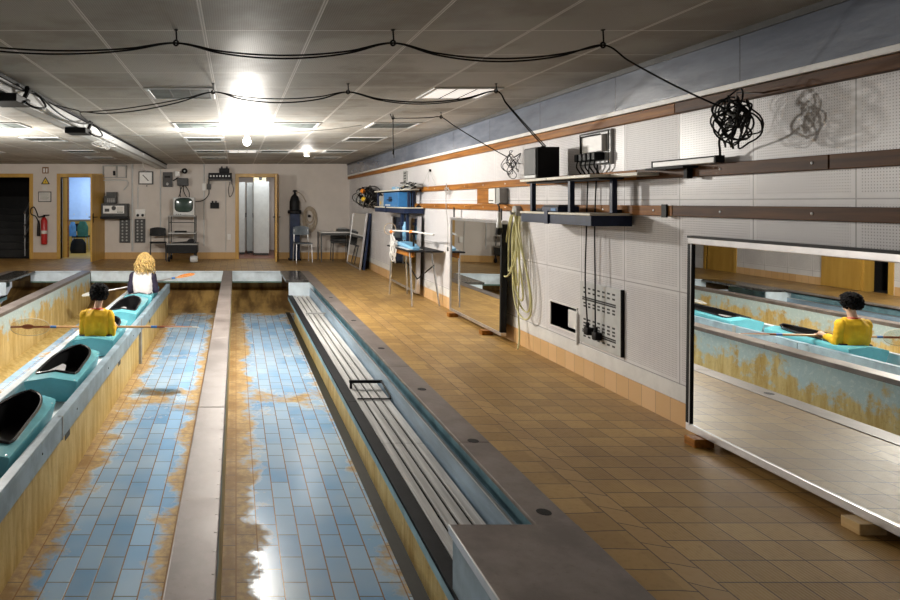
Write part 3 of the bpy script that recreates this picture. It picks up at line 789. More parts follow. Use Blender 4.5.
boat(5.67, 6.84, 'empty turquoise kayak section directly behind the person in yellow', seat=True)
boat(7.34, 8.62, 'turquoise kayak section in which the person in yellow sits', (.10, .80))
boat(9.08, 10.64, 'empty turquoise kayak section between the two seated people', (.10, .66), seat=True)
boat(10.74, 12.1, 'turquoise kayak section in which the blond person sits', (.08, .74))

# ------------------------------------------------------------------ people
def remesh(o, voxel, smooth=4, passes=None):
    m = o.modifiers.new('r', 'REMESH'); m.mode = 'VOXEL'; m.voxel_size = voxel
    s = o.modifiers.new('s', 'SMOOTH'); s.iterations = smooth; s.factor = .5
    dg = bpy.context.evaluated_depsgraph_get(); dg.update()
    me = bpy.data.meshes.new_from_object(o.evaluated_get(dg)); o.modifiers.clear()
    old = o.data; mats_ = [q for q in old.materials]; o.data = me
    me.materials.clear()
    for q in mats_: me.materials.append(q)
    for p in me.polygons: p.use_smooth = True
    me.name = o.name
    return o
def ring(c, rx, ry, n=20, p=2.3):
    out = []
    for k in range(n):
        a = 2*PI*k/n; ca, sa = math.cos(a), math.sin(a)
        out.append(Vector(c)+Vector((rx*math.copysign(abs(ca)**(2/p), ca), ry*math.copysign(abs(sa)**(2/p), sa), 0)))
    return out
def person(base, s, label, grips, pad_dir, hair, longsleeve, shirt_m, sleeve_m, collar_m, elbow_out=.27, head_turn=0.0, glove=False, head_off=0.0):
    O = Vector(base); P = lambda x, y, z: O+Vector((x, y, z))*s
    t = thing('person', base, label, 'person')
    def torso(b, g):
        R = []
        for z, rx, ry, y in ((-.02, .15, .105, .01), (.06, .165, .115, .0), (.16, .15, .10, -.01), (.27, .155, .098, -.015), (.38, .165, .104, -.01), (.455, .172, .098, -.005), (.50, .150, .08, 0), (.535, .095, .066, .005)):
            R.append(ring(P(0, y, z), (rx+g)*s, (ry+g)*s))
        b.loft(R)
    sh = [P(sx*.160, 0, .462) for sx in (-1, 1)]
    wrists, elbows = [], []
    d = Vector(pad_dir).normalized()
    for i, sx in enumerate((-1, 1)):
        g = Vector(grips[i])
        wr = g + Vector((sx*.0, -.085, .035))*s
        el = P(sx*elbow_out, .03, .20)
        wrists.append(wr); elbows.append(el)
    b = MB(); torso(b, 0)
    # hips and legs inside the boat
    for sx in (-1, 1):
        b.tube([P(sx*.085, -.01, .03), P(sx*.09, .20, .045), P(sx*.085, .44, .06), P(sx*.075, .62, .035), P(sx*.07, .76, .02)], [.075*s, .066*s, .052*s, .044*s, .034*s], 12)
    # neck and head
    T = Matrix.Rotation(head_turn, 4, 'Z')
    H = lambda x, y, z: P(*(T @ Vector((x, y, 0)) + Vector((head_off, .02, z))))
    b.tube([P(0, .0, .50), P(head_off*.45, .01, .575), P(head_off, .02, .66)], [.060*s, .052*s, .054*s], 14)
    hc = H(0, .0, .735)
    b.ell(hc, (.075*s, .094*s, .105*s), 3, T)
    b.ell(H(0, .035, .675), (.055*s, .058*s, .058*s), 3, T)          # jaw
    b.ell(H(0, .098, .725), (.012*s, .020*s, .022*s), 2, T); b.ell(H(0, .085, .745), (.010*s, .016*s, .030*s), 2, T)   # nose
    b.ell(H(0, .085, .684), (.024*s, .012*s, .007*s), 2, T); b.ell(H(0, .086, .673), (.020*s, .012*s, .008*s), 2, T)   # lips
    b.ell(H(0, .082, .645), (.022*s, .018*s, .016*s), 2, T)          # chin
    for sx in (-1, 1):
        b.ell(H(sx*.076, -.005, .725), (.010*s, .020*s, .032*s), 2, T)   # ears
        b.ell(H(sx*.030, .086, .760), (.020*s, .010*s, .007*s), 2, T)    # brows
    # arms, palms, fingers
    for i, sx in enumerate((-1, 1)):
        g = Vector(grips[i]); wr, el = wrists[i], elbows[i]
        b.tube([sh[i], (sh[i]*.55+el*.45), el, el*.5+wr*.5, wr], [.056*s, .046*s, .038*s, .036*s, .026*s], 12, smooth=3)
        back = Vector((0, -1, .35)); back = (back - d*back.dot(d)).normalized(); upv = d.cross(back) if sx < 0 else d.cross(back)
        if upv.z < 0: upv = -upv
        r0 = .015
        pc = g + back*(r0+.016*s)+upv*.012
        b.tube([wr, g+back*.052*s+upv*.022*s, pc+upv*.012], [.027*s, .036*s, .032*s], 12)
        for k in range(-2, 2):
            c = g + d*((k+.5)*.0245*s)
            rad = .0080*s*(1 if k in (-1, 0) else .92); ln = (1.0, 1.15, 1.1, .9)[k+2]
            pts = []
            for q in range(8):
                a = math.radians(150 - (215*ln)*q/7)
                pts.append(c + (upv*math.sin(a) - back*math.cos(a))*(r0+rad*.9))
            # angle 150deg = palm side above the shaft, going over the top to the front and under
            b.tube([pc+d*((k+.5)*.0225*s)+upv*.012]+pts, rad, 8)
        th = [pc - upv*.0 + d*(-sx*.030*s), g+d*(-sx*.046*s)+back*.022*s-upv*.016*s, g+d*(-sx*.040*s)-upv*(r0+.010)-back*.004, g+d*(-sx*.032*s)-upv*(r0+.008)-back*.022*s]
        b.tube(th, [.012*s, .0115*s, .010*s, .009*s], 8)
    body = b.build('body', 'skin', t, True); remesh(body, .0034, 2)
    for sx in (-1, 1):
        e = MB(); e.ell(H(sx*.030, .083, .742), (.012*s, .008*s, .007*s), 2, T); e.build('eye', 'eye', t, True)
    # clothing
    b = MB(); torso(b, .013)
    if not sleeve_m:
        pass
    for i, sx in enumerate((-1, 1)): b.tube([sh[i]*.75+P(0, 0, .45)*.25, sh[i]], [.07*s, .068*s], 14)
    so = b.build('shirt', shirt_m, t, True); remesh(so, .009, 4)
    for v in so.data.vertices:
        w = v.co
        v.co = w + v.normal*(.014*mnoise.noise(Vector((w.x*16, w.y*10, w.z*4.0)))+.006*mnoise.noise(w*26))
    for i, sx in enumerate((-1, 1)):
        b = MB(); wr, el = wrists[i], elbows[i]
        end = (el*.25+wr*.75) if longsleeve else (el*.8+wr*.2)
        st = sh[i]*.84+P(0, 0, .45)*.16
        b.tube([st, sh[i]*.97+el*.03, (sh[i]*.55+el*.45), el, (el+end)/2, end], [.062*s, .072*s, .064*s, .058*s, .054*s, .050*s], 16, smooth=4)
        slv = b.build('sleeve', sleeve_m or shirt_m, t, True); remesh(slv, .008, 3)
        for v in slv.data.vertices:
            w = v.co; v.co = w + v.normal*(.012*mnoise.noise(Vector((w.x*18, w.y*18, w.z*9)))+.005*mnoise.noise(w*34))
    b = MB()
    b.loft([ring(P(0, .01, z), rx*s, ry*s) for z, rx, ry in ((-.03, .150, .108), (.03, .172, .122), (.10, .168, .118), (.13, .160, .110))])
    for sx in (-1, 1):
        b.tube([P(sx*.085, -.01, .03), P(sx*.09, .20, .045), P(sx*.085, .44, .06), P(sx*.075, .62, .035), P(sx*.07, .745, .022)], [.083*s, .074*s, .060*s, .052*s, .043*s], 14)
    for sx in (-1, 1):
        q = MB(); q.tube([P(sx*.07, .735, .018), P(sx*.07, .79, .022), P(sx*.068, .82, .075), P(sx*.066, .835, .11)], [.038*s, .040*s, .034*s, .022*s], 12, smooth=3); q.build('shoe', 'black', t, True)
    tr = b.build('trousers', 'dgrey', t, True); remesh(tr, .008, 3)
    b = MB(); b.tube([P(.074*math.cos(a)+head_off*.2, .004+.064*math.sin(a), .533+.010*-math.sin(a)) for a in [2*PI*k/20 for k in range(20)]], .011*s, 8, True)
    b.build('collar', collar_m, t, True)
    # hair
    b = MB(); rnd = random.Random(3)
    if hair == 'curly_black':
        for k in range(520):
            z = rnd.uniform(-.72, 1); a = rnd.uniform(0, 2*PI); q = math.sqrt(max(0, 1-z*z))
            v = Vector((q*math.cos(a), q*math.sin(a), z))
            if v.y > .25 and v.z < .45: continue
            if v.z < -.35 and v.y > -.1: continue
            c = H(v.x*.112, -.010+v.y*.118, .755+v.z*.118)
            b.ell(c, rnd.uniform(.014, .030)*s, 1)
        ho = b.build('hair', 'hairblack', t, True); remesh(ho, .0055, 0)
        for v in ho.data.vertices:
            v.co = v.co + v.normal*(.012*mnoise.noise(v.co*70)+.006*mnoise.noise(v.co*150))
    else:
        b.ell(H(0, -.012, .748), (.082*s, .095*s, .100*s), 3)
        for k in range(330):
            z = rnd.uniform(-.35, 1); a = rnd.uniform(0, 2*PI); q = math.sqrt(max(0, 1-z*z))
            v = Vector((q*math.cos(a), q*math.sin(a), z))
            if v.y > .35 and v.z < .55: continue
            p0 = H(v.x*.088, -.006+v.y*.1, .752+v.z*.108)
            out = Vector((v.x, v.y, 0)); out = out.normalized() if out.length > .05 else Vector((rnd.uniform(-1, 1), -1, 0)).normalized()
            if out.y > .5: out.y = .3
            ln = rnd.uniform(.14, .27)*s
            top = p0.z; pts = []; ph = rnd.uniform(0, 6.3); rr = rnd.uniform(.014, .028)*s
            bulge = rnd.uniform(.02, .085)*s
            for j in range(13):
                f = j/12
                base_ = p0 + out*bulge*math.sin(f*PI*.72) + Vector((0, 0, -ln*f - max(0, v.z)*.10*s*f*f + .02*s*math.sin(f*PI)))
                base_ += Vector((math.cos(ph+f*11), math.sin(ph+f*11), 0))*rr*(.3+f)
                pts.append(base_)
            b.tube(pts, [.008*s, .009*s, .008*s, .004*s], 6)
        b.build('hair', 'hairblond', t, True)
    return t
# yellow person, paddle level across the lanes
yp, zp_, xp = 7.80, -.052, -1.575
g1 = [(xp-.15, yp, zp_), (xp+.15, yp, zp_)]
person((xp, 7.52, -.24), .83, 'black haired person in a yellow shirt with red collar, holding a level paddle', g1, (1, 0, 0), 'curly_black', True, 'yellow', None, 'red', .195, head_off=.028)
def shaft(a, c, r, mat, parent, nm='shaft'):
    b = MB(); b.tube([a, c], r, 12); return b.build(nm, mat, parent, True)
xl, xr = px(10, yp), px(198, yp)
t = thing('kayak_paddle', (xp, yp, zp_), 'level wooden paddle with oval clear blade held by the person in yellow', 'paddle')
shaft((px(50, yp), yp, zp_), (px(156, yp), yp, zp_), .014, 'shaft', t)
for u, nm in ((50.5, 'grip_tape'), (151, 'grip_tape')): shaft((px(u, yp), yp, zp_), (px(u+6, yp), yp, zp_), .0155, 'bluetape', t, nm)
def blade(c, a, w, l, normal, mat, parent, thick=.006):
    a = Vector(a).normalized(); n_ = Vector(normal).normalized(); s_ = a.cross(n_)
    b = MB(); prof = []
    for k in range(32):
        q = 2*PI*k/32; prof.append((math.cos(q)*l/2, math.copysign(abs(math.sin(q))**.85, math.sin(q))*w/2))
    A = [b.bm.verts.new(Vector(c)+a*p+s_*q+n_*(thick/2+.02*(q/w)**2)) for p, q in prof]; B = [b.bm.verts.new(Vector(c)+a*p+s_*q+n_*(-thick/2+.02*(q/w)**2)) for p, q in prof]
    b.bm.faces.new(A); b.bm.faces.new(B[::-1])
    for k in range(32): b.bm.faces.new((A[k], B[k], B[(k+1) % 32], A[(k+1) % 32]))
    o = b.build('blade', mat, parent)
    r = MB(); r.tube([Vector(c)+a*p+s_*q+n_*.02*(q/w)**2 for p, q in prof], .0035, 6, True); r.build('blade_rim', 'boardedge', o, True)
    return o
bl = blade((px(30, yp), yp, zp_), (1, 0, 0), .205, .46, (0, -1, 0), 'clear', t)
b = MB(); b.tube([(px(11, yp), yp-.004, zp_), (px(25, yp), yp-.004, zp_), (px(50, yp), yp-.004, zp_)], [.014, .012, .014], 10); b.build('blade_spine', 'spine', bl, True)
b = MB(); b.ell((px(28, yp), yp-.006, zp_+.003), (.075, .012, .03), 3); b.build('spine_swelling', 'spine', bl, True)
b2 = blade((px(182, yp), yp, zp_-.005), (1, 0, 0), .205, .40, (.02, .17, 1), 'bladepale', t)
b = MB(); b.tube([(px(156, yp), yp, zp_), (px(172, yp), yp, zp_+.002), (px(192, yp), yp, zp_)], [.014, .012, .006], 10); b.build('blade_spine', 'spine', b2, True)
# blond person, tilted paddle
yq = 11.36; xq = -1.55
Lf = lambda x: -.150 + (x+2.45)*.19
dq = Vector((1, 0, .19)).normalized()
g2 = [(xq-.22, yq, Lf(xq-.22)), (xq+.17, yq, Lf(xq+.17))]
person((xq, 11.05, -.255), .97, 'blond curly haired person in a white shirt with dark sleeves seated in the farthest kayak', g2, dq, 'curly_blond', True, 'shirtwhite', 'sleeve', 'sleeve', .215, head_off=.03)
t = thing('kayak_paddle', (xq, yq, -.05), 'tilted paddle with an orange blade held by the blond person', 'paddle')
pt = lambda x: (x, yq, Lf(x))
shaft(pt(-2.30), pt(-1.10), .014, 'alu', t)
shaft(pt(-1.10), pt(-1.04), .016, 'bluetape', t, 'grip_tape')
o = blade(((-.86), yq, Lf(-.86)), dq, .14, .32, (0, -.30, .95), 'orange', t)
b = MB(); b.tube([pt(-1.04), pt(-.7)], [.014, .005], 8); b.build('blade_spine', 'shaft', o, True)
o = blade((-2.46, yq, Lf(-2.46)), dq, .17, .36, (0, -.3, 1), 'bladepale', t)
b = MB(); b.tube([pt(-2.30), pt(-2.58)], [.014, .005], 8); b.build('blade_spine', 'alu', o, True)
# ------------------------------------------------------------------ shelves on the right wall
def shelf(y0, y1, label, upper_extra, posts):
    t = thing('wall_shelf', (2.7, (y0+y1)/2, 1.3), label, 'shelf', 'two tier shelves on the right wall')
    ym = y0+(y1-y0)*.57
    for a, c in ((y0, ym-.004), (ym+.004, y1)):
        b = MB(); b.box(2.50, 2.725, a, c, 1.318, 1.335, .003); (b.box(2.72, 2.80, y0, y0+.25, 1.318, 1.335) if a == y0 else None); bo = b.build('board', 'boardedge', t)
        b = MB(); b.box(2.51, 2.725, a+.004, c-.004, 1.243, 1.318, .003); (b.box(2.72, 2.80, y0+.004, y0+.25, 1.243, 1.318) if a == y0 else None); b.build('drawer_box', 'navy', bo)
        b = MB(); b.box(2.50, 2.735, a, c, 1.59, 1.612, .003); b.build('upper_board', 'boardedge', t)
    b = MB(); b.box(2.495, 2.51, ym-.03, ym+.03, 1.24, 1.345, .002); b.build('joint_bracket', 'navy', t)
    b = MB(); b.box(2.56, 2.74, y0, y1, 1.575, 1.59); b.box(2.74, 2.785, y0+.1, y0+.14, 1.575, 1.605); b.box(2.74, 2.785, y1-.14, y1-.1, 1.575, 1.605); b.box(2.725, 2.785, y0+.1, y0+.14, 1.33, 1.36); b.box(2.725, 2.785, y1-.14, y1-.1, 1.33, 1.36); b.build('under_frame', 'blackmetal', t)
    for x, y in posts:
        b = MB(); b.box(x-.018, x+.018, y-.018, y+.018, 1.335, 1.575, .002); b.build('post', 'navy', t)
    if upper_extra:
        b = MB(); b.box(2.64, 2.80, y0-.32, y0-.003, 1.59, 1.612, .002); b.build('upper_board', 'boardedge', t)
    return t
shelf(4.69, 5.85, 'two tier shelf carrying the black loudspeaker on the right wall', True, [(2.55, 5.70), (2.56, 5.07), (2.70, 4.75)])
shelf(9.9, 12.0, 'two tier navy shelf carrying the blue case at the far end of the right wall', False, [(2.55, 11.9), (2.60, 10.0), (2.70, 10.1)])
t = thing('loudspeaker', (2.6, 5.65, 1.612), 'black loudspeaker standing on the upper board of the nearer shelf', 'speaker')
b = MB(); b.box(2.51, 2.695, 5.53, 5.78, 1.613, 1.875, .004); b.build('cabinet', 'black', t)
b = MB(); b.box(2.500, 2.51, 5.545, 5.765, 1.645, 1.868, .003); b.build('grille', 'dgrey', t)
b = MB(); b.box(2.500, 2.51, 5.545, 5.765, 1.617, 1.643, .002); b.build('base_strip', 'lgrey', t)
b = MB(); b.lathe([(0, .012), (.02, .012), (.02, 0)], (2.6, 5.62, 1.876), 12); b.build('cable_plug', 'black', t, True)
t = thing('small_device', (2.62, 5.4, 1.335), 'small dark blue device lying on the lower board of the nearer shelf', 'device')
b = MB(); b.box(2.53, 2.70, 5.22, 5.50, 1.336, 1.378, .005); b.build('housing', 'navy', t)
b = MB(); b.box(2.54, 2.69, 5.23, 5.49, 1.378, 1.392, .004); b.build('lid', 'dgrey', t)
b = MB(); b.box(2.526, 2.53, 5.25, 5.33, 1.345, 1.365); b.build('front_panel', 'blue_case', t)
t = thing('adapter', (2.57, 5.6, 1.335), 'black power adapter beside the dark blue device on the lower board', 'adapter')
b = MB(); b.box(2.55, 2.60, 5.55, 5.64, 1.336, 1.362, .006); b.build('block', 'black', t)
b = MB(); b.tube([(2.575, 5.64, 1.35), (2.58, 5.72, 1.342), (2.63, 5.76, 1.342), (2.68, 5.70, 1.342)], .005, 6, smooth=5); b.build('cord', 'cable', t, True)
# socket board above the shelf
t = thing('fuse_box', (2.8, 5.17, 1.83), 'grey switch box with black plugs mounted above the nearer shelf', 'switch box')
b = MB(); b.box(2.80, 2.82, 4.96, 5.40, 1.70, 1.965, .004); b.build('back_plate', 'lgrey', t)
b = MB(); b.box(2.765, 2.80, 5.02, 5.32, 1.80, 1.93, .006); b.build('cover', 'white', t)
b = MB(); b.tube([(2.79, 4.975, 1.955), (2.79, 5.385, 1.955), (2.79, 5.385, 1.71), (2.79, 4.975, 1.71)], .006, 6, True); b.build('edge_frame', 'dgrey', t)
b = MB(); b.tube([(2.758, 5.03, 1.93), (2.758, 5.31, 1.93), (2.758, 5.31, 1.80)], .006, 6); b.build('cover_frame', 'blackmetal', t)
for k in range(5):
    y = 5.04+k*.065
    b = MB(); b.box(2.72, 2.80, y, y+.045, 1.735, 1.795, .006); pl = b.build('plug', 'black', t)
    b = MB(); b.tube([(2.735, y+.02, 1.735), (2.73, y+.022, 1.69), (2.76, y+.03, 1.65), (2.78, y+.03, 1.615)], .006, 6, smooth=5); b.build('cord', 'cable', pl, True)
# white batten on the rail
t = thing('white_batten', (2.77, 4.1, 1.64), 'slim white batten lying on the upper brown rail', 'batten')
b = MB(); b.box(2.735, 2.785, 3.80, 4.36, 1.640, 1.678, .004); b.build('body', 'white', t)
for ya_, yb_ in ((3.785, 3.80), (4.36, 4.372)):
    b = MB(); b.box(2.733, 2.787, ya_, yb_, 1.6395, 1.682, .002); b.build('end_cap', 'black', t)
b = MB(); b.box(2.732, 2.736, 3.80, 4.36, 1.672, 1.680); b.build('dark_edge', 'blackmetal', t)
# thin shelf plate running on along the upper rail
t = thing('rail_shelf', (2.72, 4.5, 1.6), 'thin dark plate on the upper rail between loudspeaker shelf and white batten', 'plate')
b = MB(); b.box(2.69, 2.785, 4.0, 4.365, 1.622, 1.634); b.build('plate', 'blackmetal', t)
b = MB(); b.box(2.75, 2.785, 4.05, 4.08, 1.56, 1.622); b.build('bracket', 'blackmetal', t)
b = MB(); b.box(2.772, 2.784, 4.28, 4.33, 1.315, 1.40, .002); tag(b.build('rail_clamp', 'black'), 'black clamp on the lower brown rail left of the large mirror', 'clamp')
# slotted panel with plugs and hanging cables
t = thing('slotted_panel', (2.81, 5.12, .53), 'grey slotted metal panel low on the white wall with two plugs', 'panel')
b = MB(); b.box(2.797, 2.82, 4.83, 5.40, .285, .775, .002); pn = b.build('plate', 'lgrey', t)
b = MB(); b.box(2.797, 2.82, 4.822, 4.83, .285, .775); b.build('edge', 'black', t)
b = MB()
for z in (.72, .685, .60, .575, .47, .44, .415, .335):
    for k in range(7): b.box(2.7955, 2.7972, 4.90+k*.068, 4.935+k*.068, z, z+.014)
for z in (.645, .63, .385, .37): b.box(2.7955, 2.7972, 4.89, 5.36, z, z+.012)
o = b.build('slots', 'ink', pn); o['kind'] = 'stuff'
for k, (y, z, yt) in enumerate(((5.22, .40, 5.12), (5.10, .385, 5.04))):
    t2 = thing('hanging_cable', (2.75, y, z), ('black plug cable hanging to the slotted panel, the one farther from the large mirror', 'black plug cable hanging to the slotted panel, the one nearer the large mirror')[k], 'cable', 'cables hanging to the slotted panel')
    b = MB(); b.tube([(2.765, y-.02, 1.70), (2.758, y-.01, 1.50), (2.755, y, 1.2), (2.752, y+.012*(1-2*k), .8), (2.76, y, .5), (2.765, y, z)], .0055, 7, smooth=6); b.build('cord', 'cable', t2, True)
    b = MB(); b.box(2.745, 2.797, y-.03, y+.03, z-.03, z+.03, .008); b.tube([(2.76, y, z+.02), (2.765, y, z+.07)], .014, 8); b.build('plug', 'black', t2, True)
# big cable bundle near the ceiling
def coil(name, c, ry, rz, n, r, mat, label, cat, seed=1, dx=.05, ragged=.25, parent=None, xoff=0, group=None):
    rnd = random.Random(seed); b = MB()
    for k in range(n):
        cy, cz = c[1]+rnd.uniform(-1, 1)*ry*ragged, c[2]+rnd.uniform(-1, 1)*rz*ragged
        ay, az = ry*rnd.uniform(.45, 1), rz*rnd.uniform(.45, 1); ph = rnd.uniform(0, 6.3); cx = c[0]+rnd.uniform(-dx, dx)
        pts = []
        for j in range(14):
            a = 2*PI*j/14
            pts.append((cx+dx*.6*math.sin(a*2+ph), cy+ay*math.cos(a+ph)*(1+.15*math.sin(2*a)), cz+az*math.sin(a+ph)*(1+.15*math.cos(3*a))))
        b.tube(pts, r, 6, True, 2)
    o = b.build(name, mat, parent, True)
    if parent is None: tag(o, label, cat, group)
    return o
t = thing('cable_bundle', (2.66, 3.50, 1.85), 'tangled black cable bundle hanging on the wall under the top rail', 'cable bundle')
coil('loops', (2.64, 3.50, 1.85), .10, .11, 16, .0045, 'cable', '', '', 4, .05, .5, t)
coil('loop', (2.64, 3.57, 1.92), .06, .055, 2, .0045, 'cable', '', '', 5, .02, .3, t)
coil('tie', (2.64, 3.51, 1.86), .025, .05, 4, .005, 'lgrey', '', '', 6, .04, .5, t)
b = MB(); b.tube([(2.66, 3.60, 1.82), (2.68, 3.68, 1.76), (2.74, 3.76, 1.71), (2.765, 3.792, 1.66)], .006, 6, smooth=6); b.build('tail', 'cable', t, True)
b = MB(); b.tube([(2.775, 3.50, 1.99), (2.64, 3.50, 1.99), (2.63, 3.50, 1.93)], .005, 6); b.build('hook', 'alu', t)
coil('cable_bundle', (2.72, 6.55, 1.78), .10, .10, 8, .0035, 'cable', 'small loose black cable knot on the wall left of the loudspeaker', 'cable bundle', 8, .05, .7)
# yellow hose
t = thing('hose', (2.72, 6.55, 1.3), 'pale yellow hose hanging in long loops from the wall', 'hose')
rnd = random.Random(11); b = MB()
def loop(y0, w, z0, z1, x, b):
    pts = []
    for j in range(14):
        a = 2*PI*j/14; q = (1+math.cos(a))/2
        pts.append((x+.02*math.sin(a*2+y0*9), (y0*(1-q)+6.52*q)+w*math.sin(a)*(1.15-.8*q), z1+(z0-z1)*q))
    b.tube(pts, .0085, 8, True, 3)
for (y0, w, z0, z1) in ((6.72, .20, 1.31, .66), (6.66, .13, 1.30, .72), (6.36, .15, 1.30, .36), (6.30, .19, 1.29, .30), (6.42, .10, 1.30, .46), (6.52, .06, 1.28, .60)):
    loop(y0, w, z0, z1, 2.74+rnd.uniform(-.03, .03), b)
b.tube([(2.75, 6.44, 1.28), (2.74, 6.42, .8), (2.75, 6.47, .4), (2.74, 6.42, .12), (2.70, 6.36, .01)], .0085, 8, smooth=6)
b.build('loops', 'hose', t, True)
b = MB(); b.lathe([(.0, -.055), (.05, -.055), (.055, -.05), (.055, 0)], (2.785, 6.52, 1.325), 24, 'x'); b.tube([(2.79, 6.52, 1.31), (2.70, 6.52, 1.30), (2.695, 6.52, 1.33)], .012, 8); b.build('hose_holder', 'grey', t, True, 40)
# phone, block, handset
b = MB(); b.box(2.765, 2.82, 7.28, 7.62, 1.395, 1.566, .003); tag(b.build('wooden_board', 'rail'), 'plain wooden board fixed between the two rails', 'board')
t = thing('wall_phone', (2.75, 7.0, 1.48), 'white wall box between the rails above the middle mirror', 'wall box')
b = MB(); b.box(2.72, 2.82, 6.98, 7.16, 1.40, 1.56, .008); b.build('housing', 'white', t)
b = MB(); b.box(2.73, 2.82, 6.88, 6.975, 1.40, 1.56, .004); b.build('side_cover', 'grey', t)
b = MB(); b.box(2.715, 2.72, 7.02, 7.13, 1.425, 1.435); b.build('slot', 'ink', t)
t = thing('pendant_switch', (2.655, 6.70, 1.3), 'black and grey pendant switch hanging below the white wall box', 'switch')
b = MB(); b.tube([(2.75, 6.90, 1.40), (2.68, 6.80, 1.39), (2.655, 6.70, 1.37), (2.655, 6.70, 1.31)], .008, 8); b.build('cord', 'cable', t, True)
b = MB(); b.lathe([(0, .16), (.018, .15), (.02, .06), (.028, .04), (.03, .0), (.02, -.02), (0, -.03)], (2.655, 6.70, 1.16), 16); b.build('handle', 'lgrey', t, True)
b = MB(); b.lathe([(0, .02), (.032, .02), (.036, -.02), (.02, -.05), (0, -.055)], (2.655, 6.70, 1.135), 16); b.build('head', 'black', t, True)
coil('hook_cord', (2.78, 8.75, 1.55), .10, .06, 4, .004, 'cablegrey', 'thin pale cord looped over the upper rail', 'cord', 3, .02, .5)
t = thing('light_flex', (2.79, 8.7, 1.3), 'pale cord hanging straight down from the upper rail beside the middle mirror', 'cord')
b = MB(); b.tube([(2.775, 8.75, 1.66), (2.77, 8.76, 1.4), (2.78, 8.72, 1.1), (2.79, 8.75, .82)], .005, 6, smooth=5); b.build('cord', 'cablegrey', t, True)
b = MB(); b.lathe([(0, .03), (.01, .02), (.012, -.03), (0, -.035)], (2.79, 8.75, .80), 10); b.build('end_grip', 'dgrey', t, True)
t = thing('wall_hook', (2.79, 9.6, 1.9), 'small black wall hook with thin wires spread down to the rail', 'hook')
b = MB(); b.lathe([(0, -.03), (.018, -.03), (.02, 0)], (2.82, 9.6, 1.87), 12, 'x'); b.build('plate', 'black', t, True)
b = MB()
for y, z in ((9.95, 1.62), (9.62, 1.6), (9.25, 1.65)): b.tube([(2.79, 9.6, 1.87), (2.785, (9.6+y)/2, (1.87+z)/2+.01), (2.78, y, z)], .003, 5, smooth=3)
b.build('wires', 'cablegrey', t, True)
b = MB(); b.box(2.805, 2.82, 10.9, 11.15, 1.73, 1.93, .003); o = tag(b.build('perforated_strip', 'grey'), 'short grey perforated strip on the wall above the far shelf', 'metal strip')
b = MB()
for k in range(4): b.box(2.803, 2.8052, 10.96, 11.09, 1.75+k*.045, 1.77+k*.045)
b.build('holes', 'ink', o)['kind'] = 'stuff'
# far shelf contents
t = thing('blue_case', (2.62, 11.2, 1.335), 'bright blue case standing on the far shelf', 'case')
b = MB(); b.box(2.52, 2.72, 10.32, 11.35, 1.336, 1.570, .012); b.build('body', 'blue_case', t)
b = MB(); b.box(2.515, 2.52, 10.75, 10.95, 1.42, 1.50, .002); b.build('latch', 'navy', t)
b = MB(); b.box(2.516, 2.521, 10.85, 11.2, 1.355, 1.375); b.build('white_marks', 'white', t)
b = MB(); b.tube([(2.52, 10.7, 1.45), (2.495, 10.72, 1.45), (2.495, 10.98, 1.45), (2.52, 11.0, 1.45)], .008, 8); b.build('handle', 'black', t, True)
t = thing('grey_device', (2.62, 11.6, 1.335), 'small grey box with a yellow spot left of the blue case', 'device')
b = MB(); b.box(2.53, 2.74, 11.42, 11.75, 1.336, 1.52, .006); b.build('housing', 'grey', t)
b = MB(); b.lathe([(0, -.006), (.03, -.006), (.03, 0)], (2.53, 11.6, 1.40), 14, 'x'); b.build('yellow_knob', 'yel', t)
t = thing('cable_pile', (2.62, 10.15, 1.612), 'pile of grey and black cords on the upper board of the far shelf', 'cables')
coil('grey_cords', (2.62, 10.12, 1.66), .24, .045, 14, .006, 'cablegrey', '', '', 21, .09, .5, t)
coil('black_cords', (2.60, 9.98, 1.64), .16, .05, 8, .006, 'cable', '', '', 22, .08, .5, t)
b = MB(); b.box(2.52, 2.70, 10.42, 10.75, 1.613, 1.66, .01); tag(b.build('light_blue_tray', 'lblue'), 'small light blue tray next to the cord pile on the far shelf', 'tray')
t = thing('wire_wheel', (2.62, 13.3, 1.52), 'large black wire tangle with yellow and orange spots on the far wall', 'cable bundle')
coil('loops', (2.66, 13.4, 1.52), .75, .17, 26, .009, 'cable', '', '', 31, .10, .4, t)
coil('grey_loops', (2.62, 13.5, 1.5), .6, .16, 8, .008, 'cablegrey', '', '', 32, .08, .4, t)
b = MB(); b.ell((2.52, 13.1, 1.47), (.05, .13, .05), 2); b.build('yellow_spot', 'yel', t, True)
b = MB(); b.ell((2.52, 13.2, 1.63), (.05, .12, .05), 2); b.build('orange_spot', 'orange', t, True)
b = MB(); b.tube([(2.82, 13.3, 1.60), (2.50, 13.3, 1.60)], .015, 8); b.build('peg', 'blackmetal', t, True)
t = thing('navy_bracket', (2.66, 10.3, 1.24), 'navy clamp bracket with blue bottle hanging below the far shelf', 'bracket')
b = MB(); b.box(2.58, 2.63, 10.35, 10.43, .85, 1.243, .006); b.box(2.56, 2.65, 10.3, 10.48, 1.05, 1.10, .006); b.build('bar', 'navy', t)
b = MB(); b.box(2.60, 2.64, 10.12, 10.17, .72, 1.243, .004); b.build('bar', 'navy', t)
b = MB(); b.lathe([(0, 0), (.04, 0), (.042, .02), (.042, .20), (.02, .25), (.018, .28), (0, .28)], (2.61, 10.25, .83), 18); b.build('bottle', 'lblue', t, True)
b = MB(); b.tube([(2.61, 10.25, 1.09), (2.61, 10.26, 1.24)], .012, 8); b.build('strap', 'black', t, True)
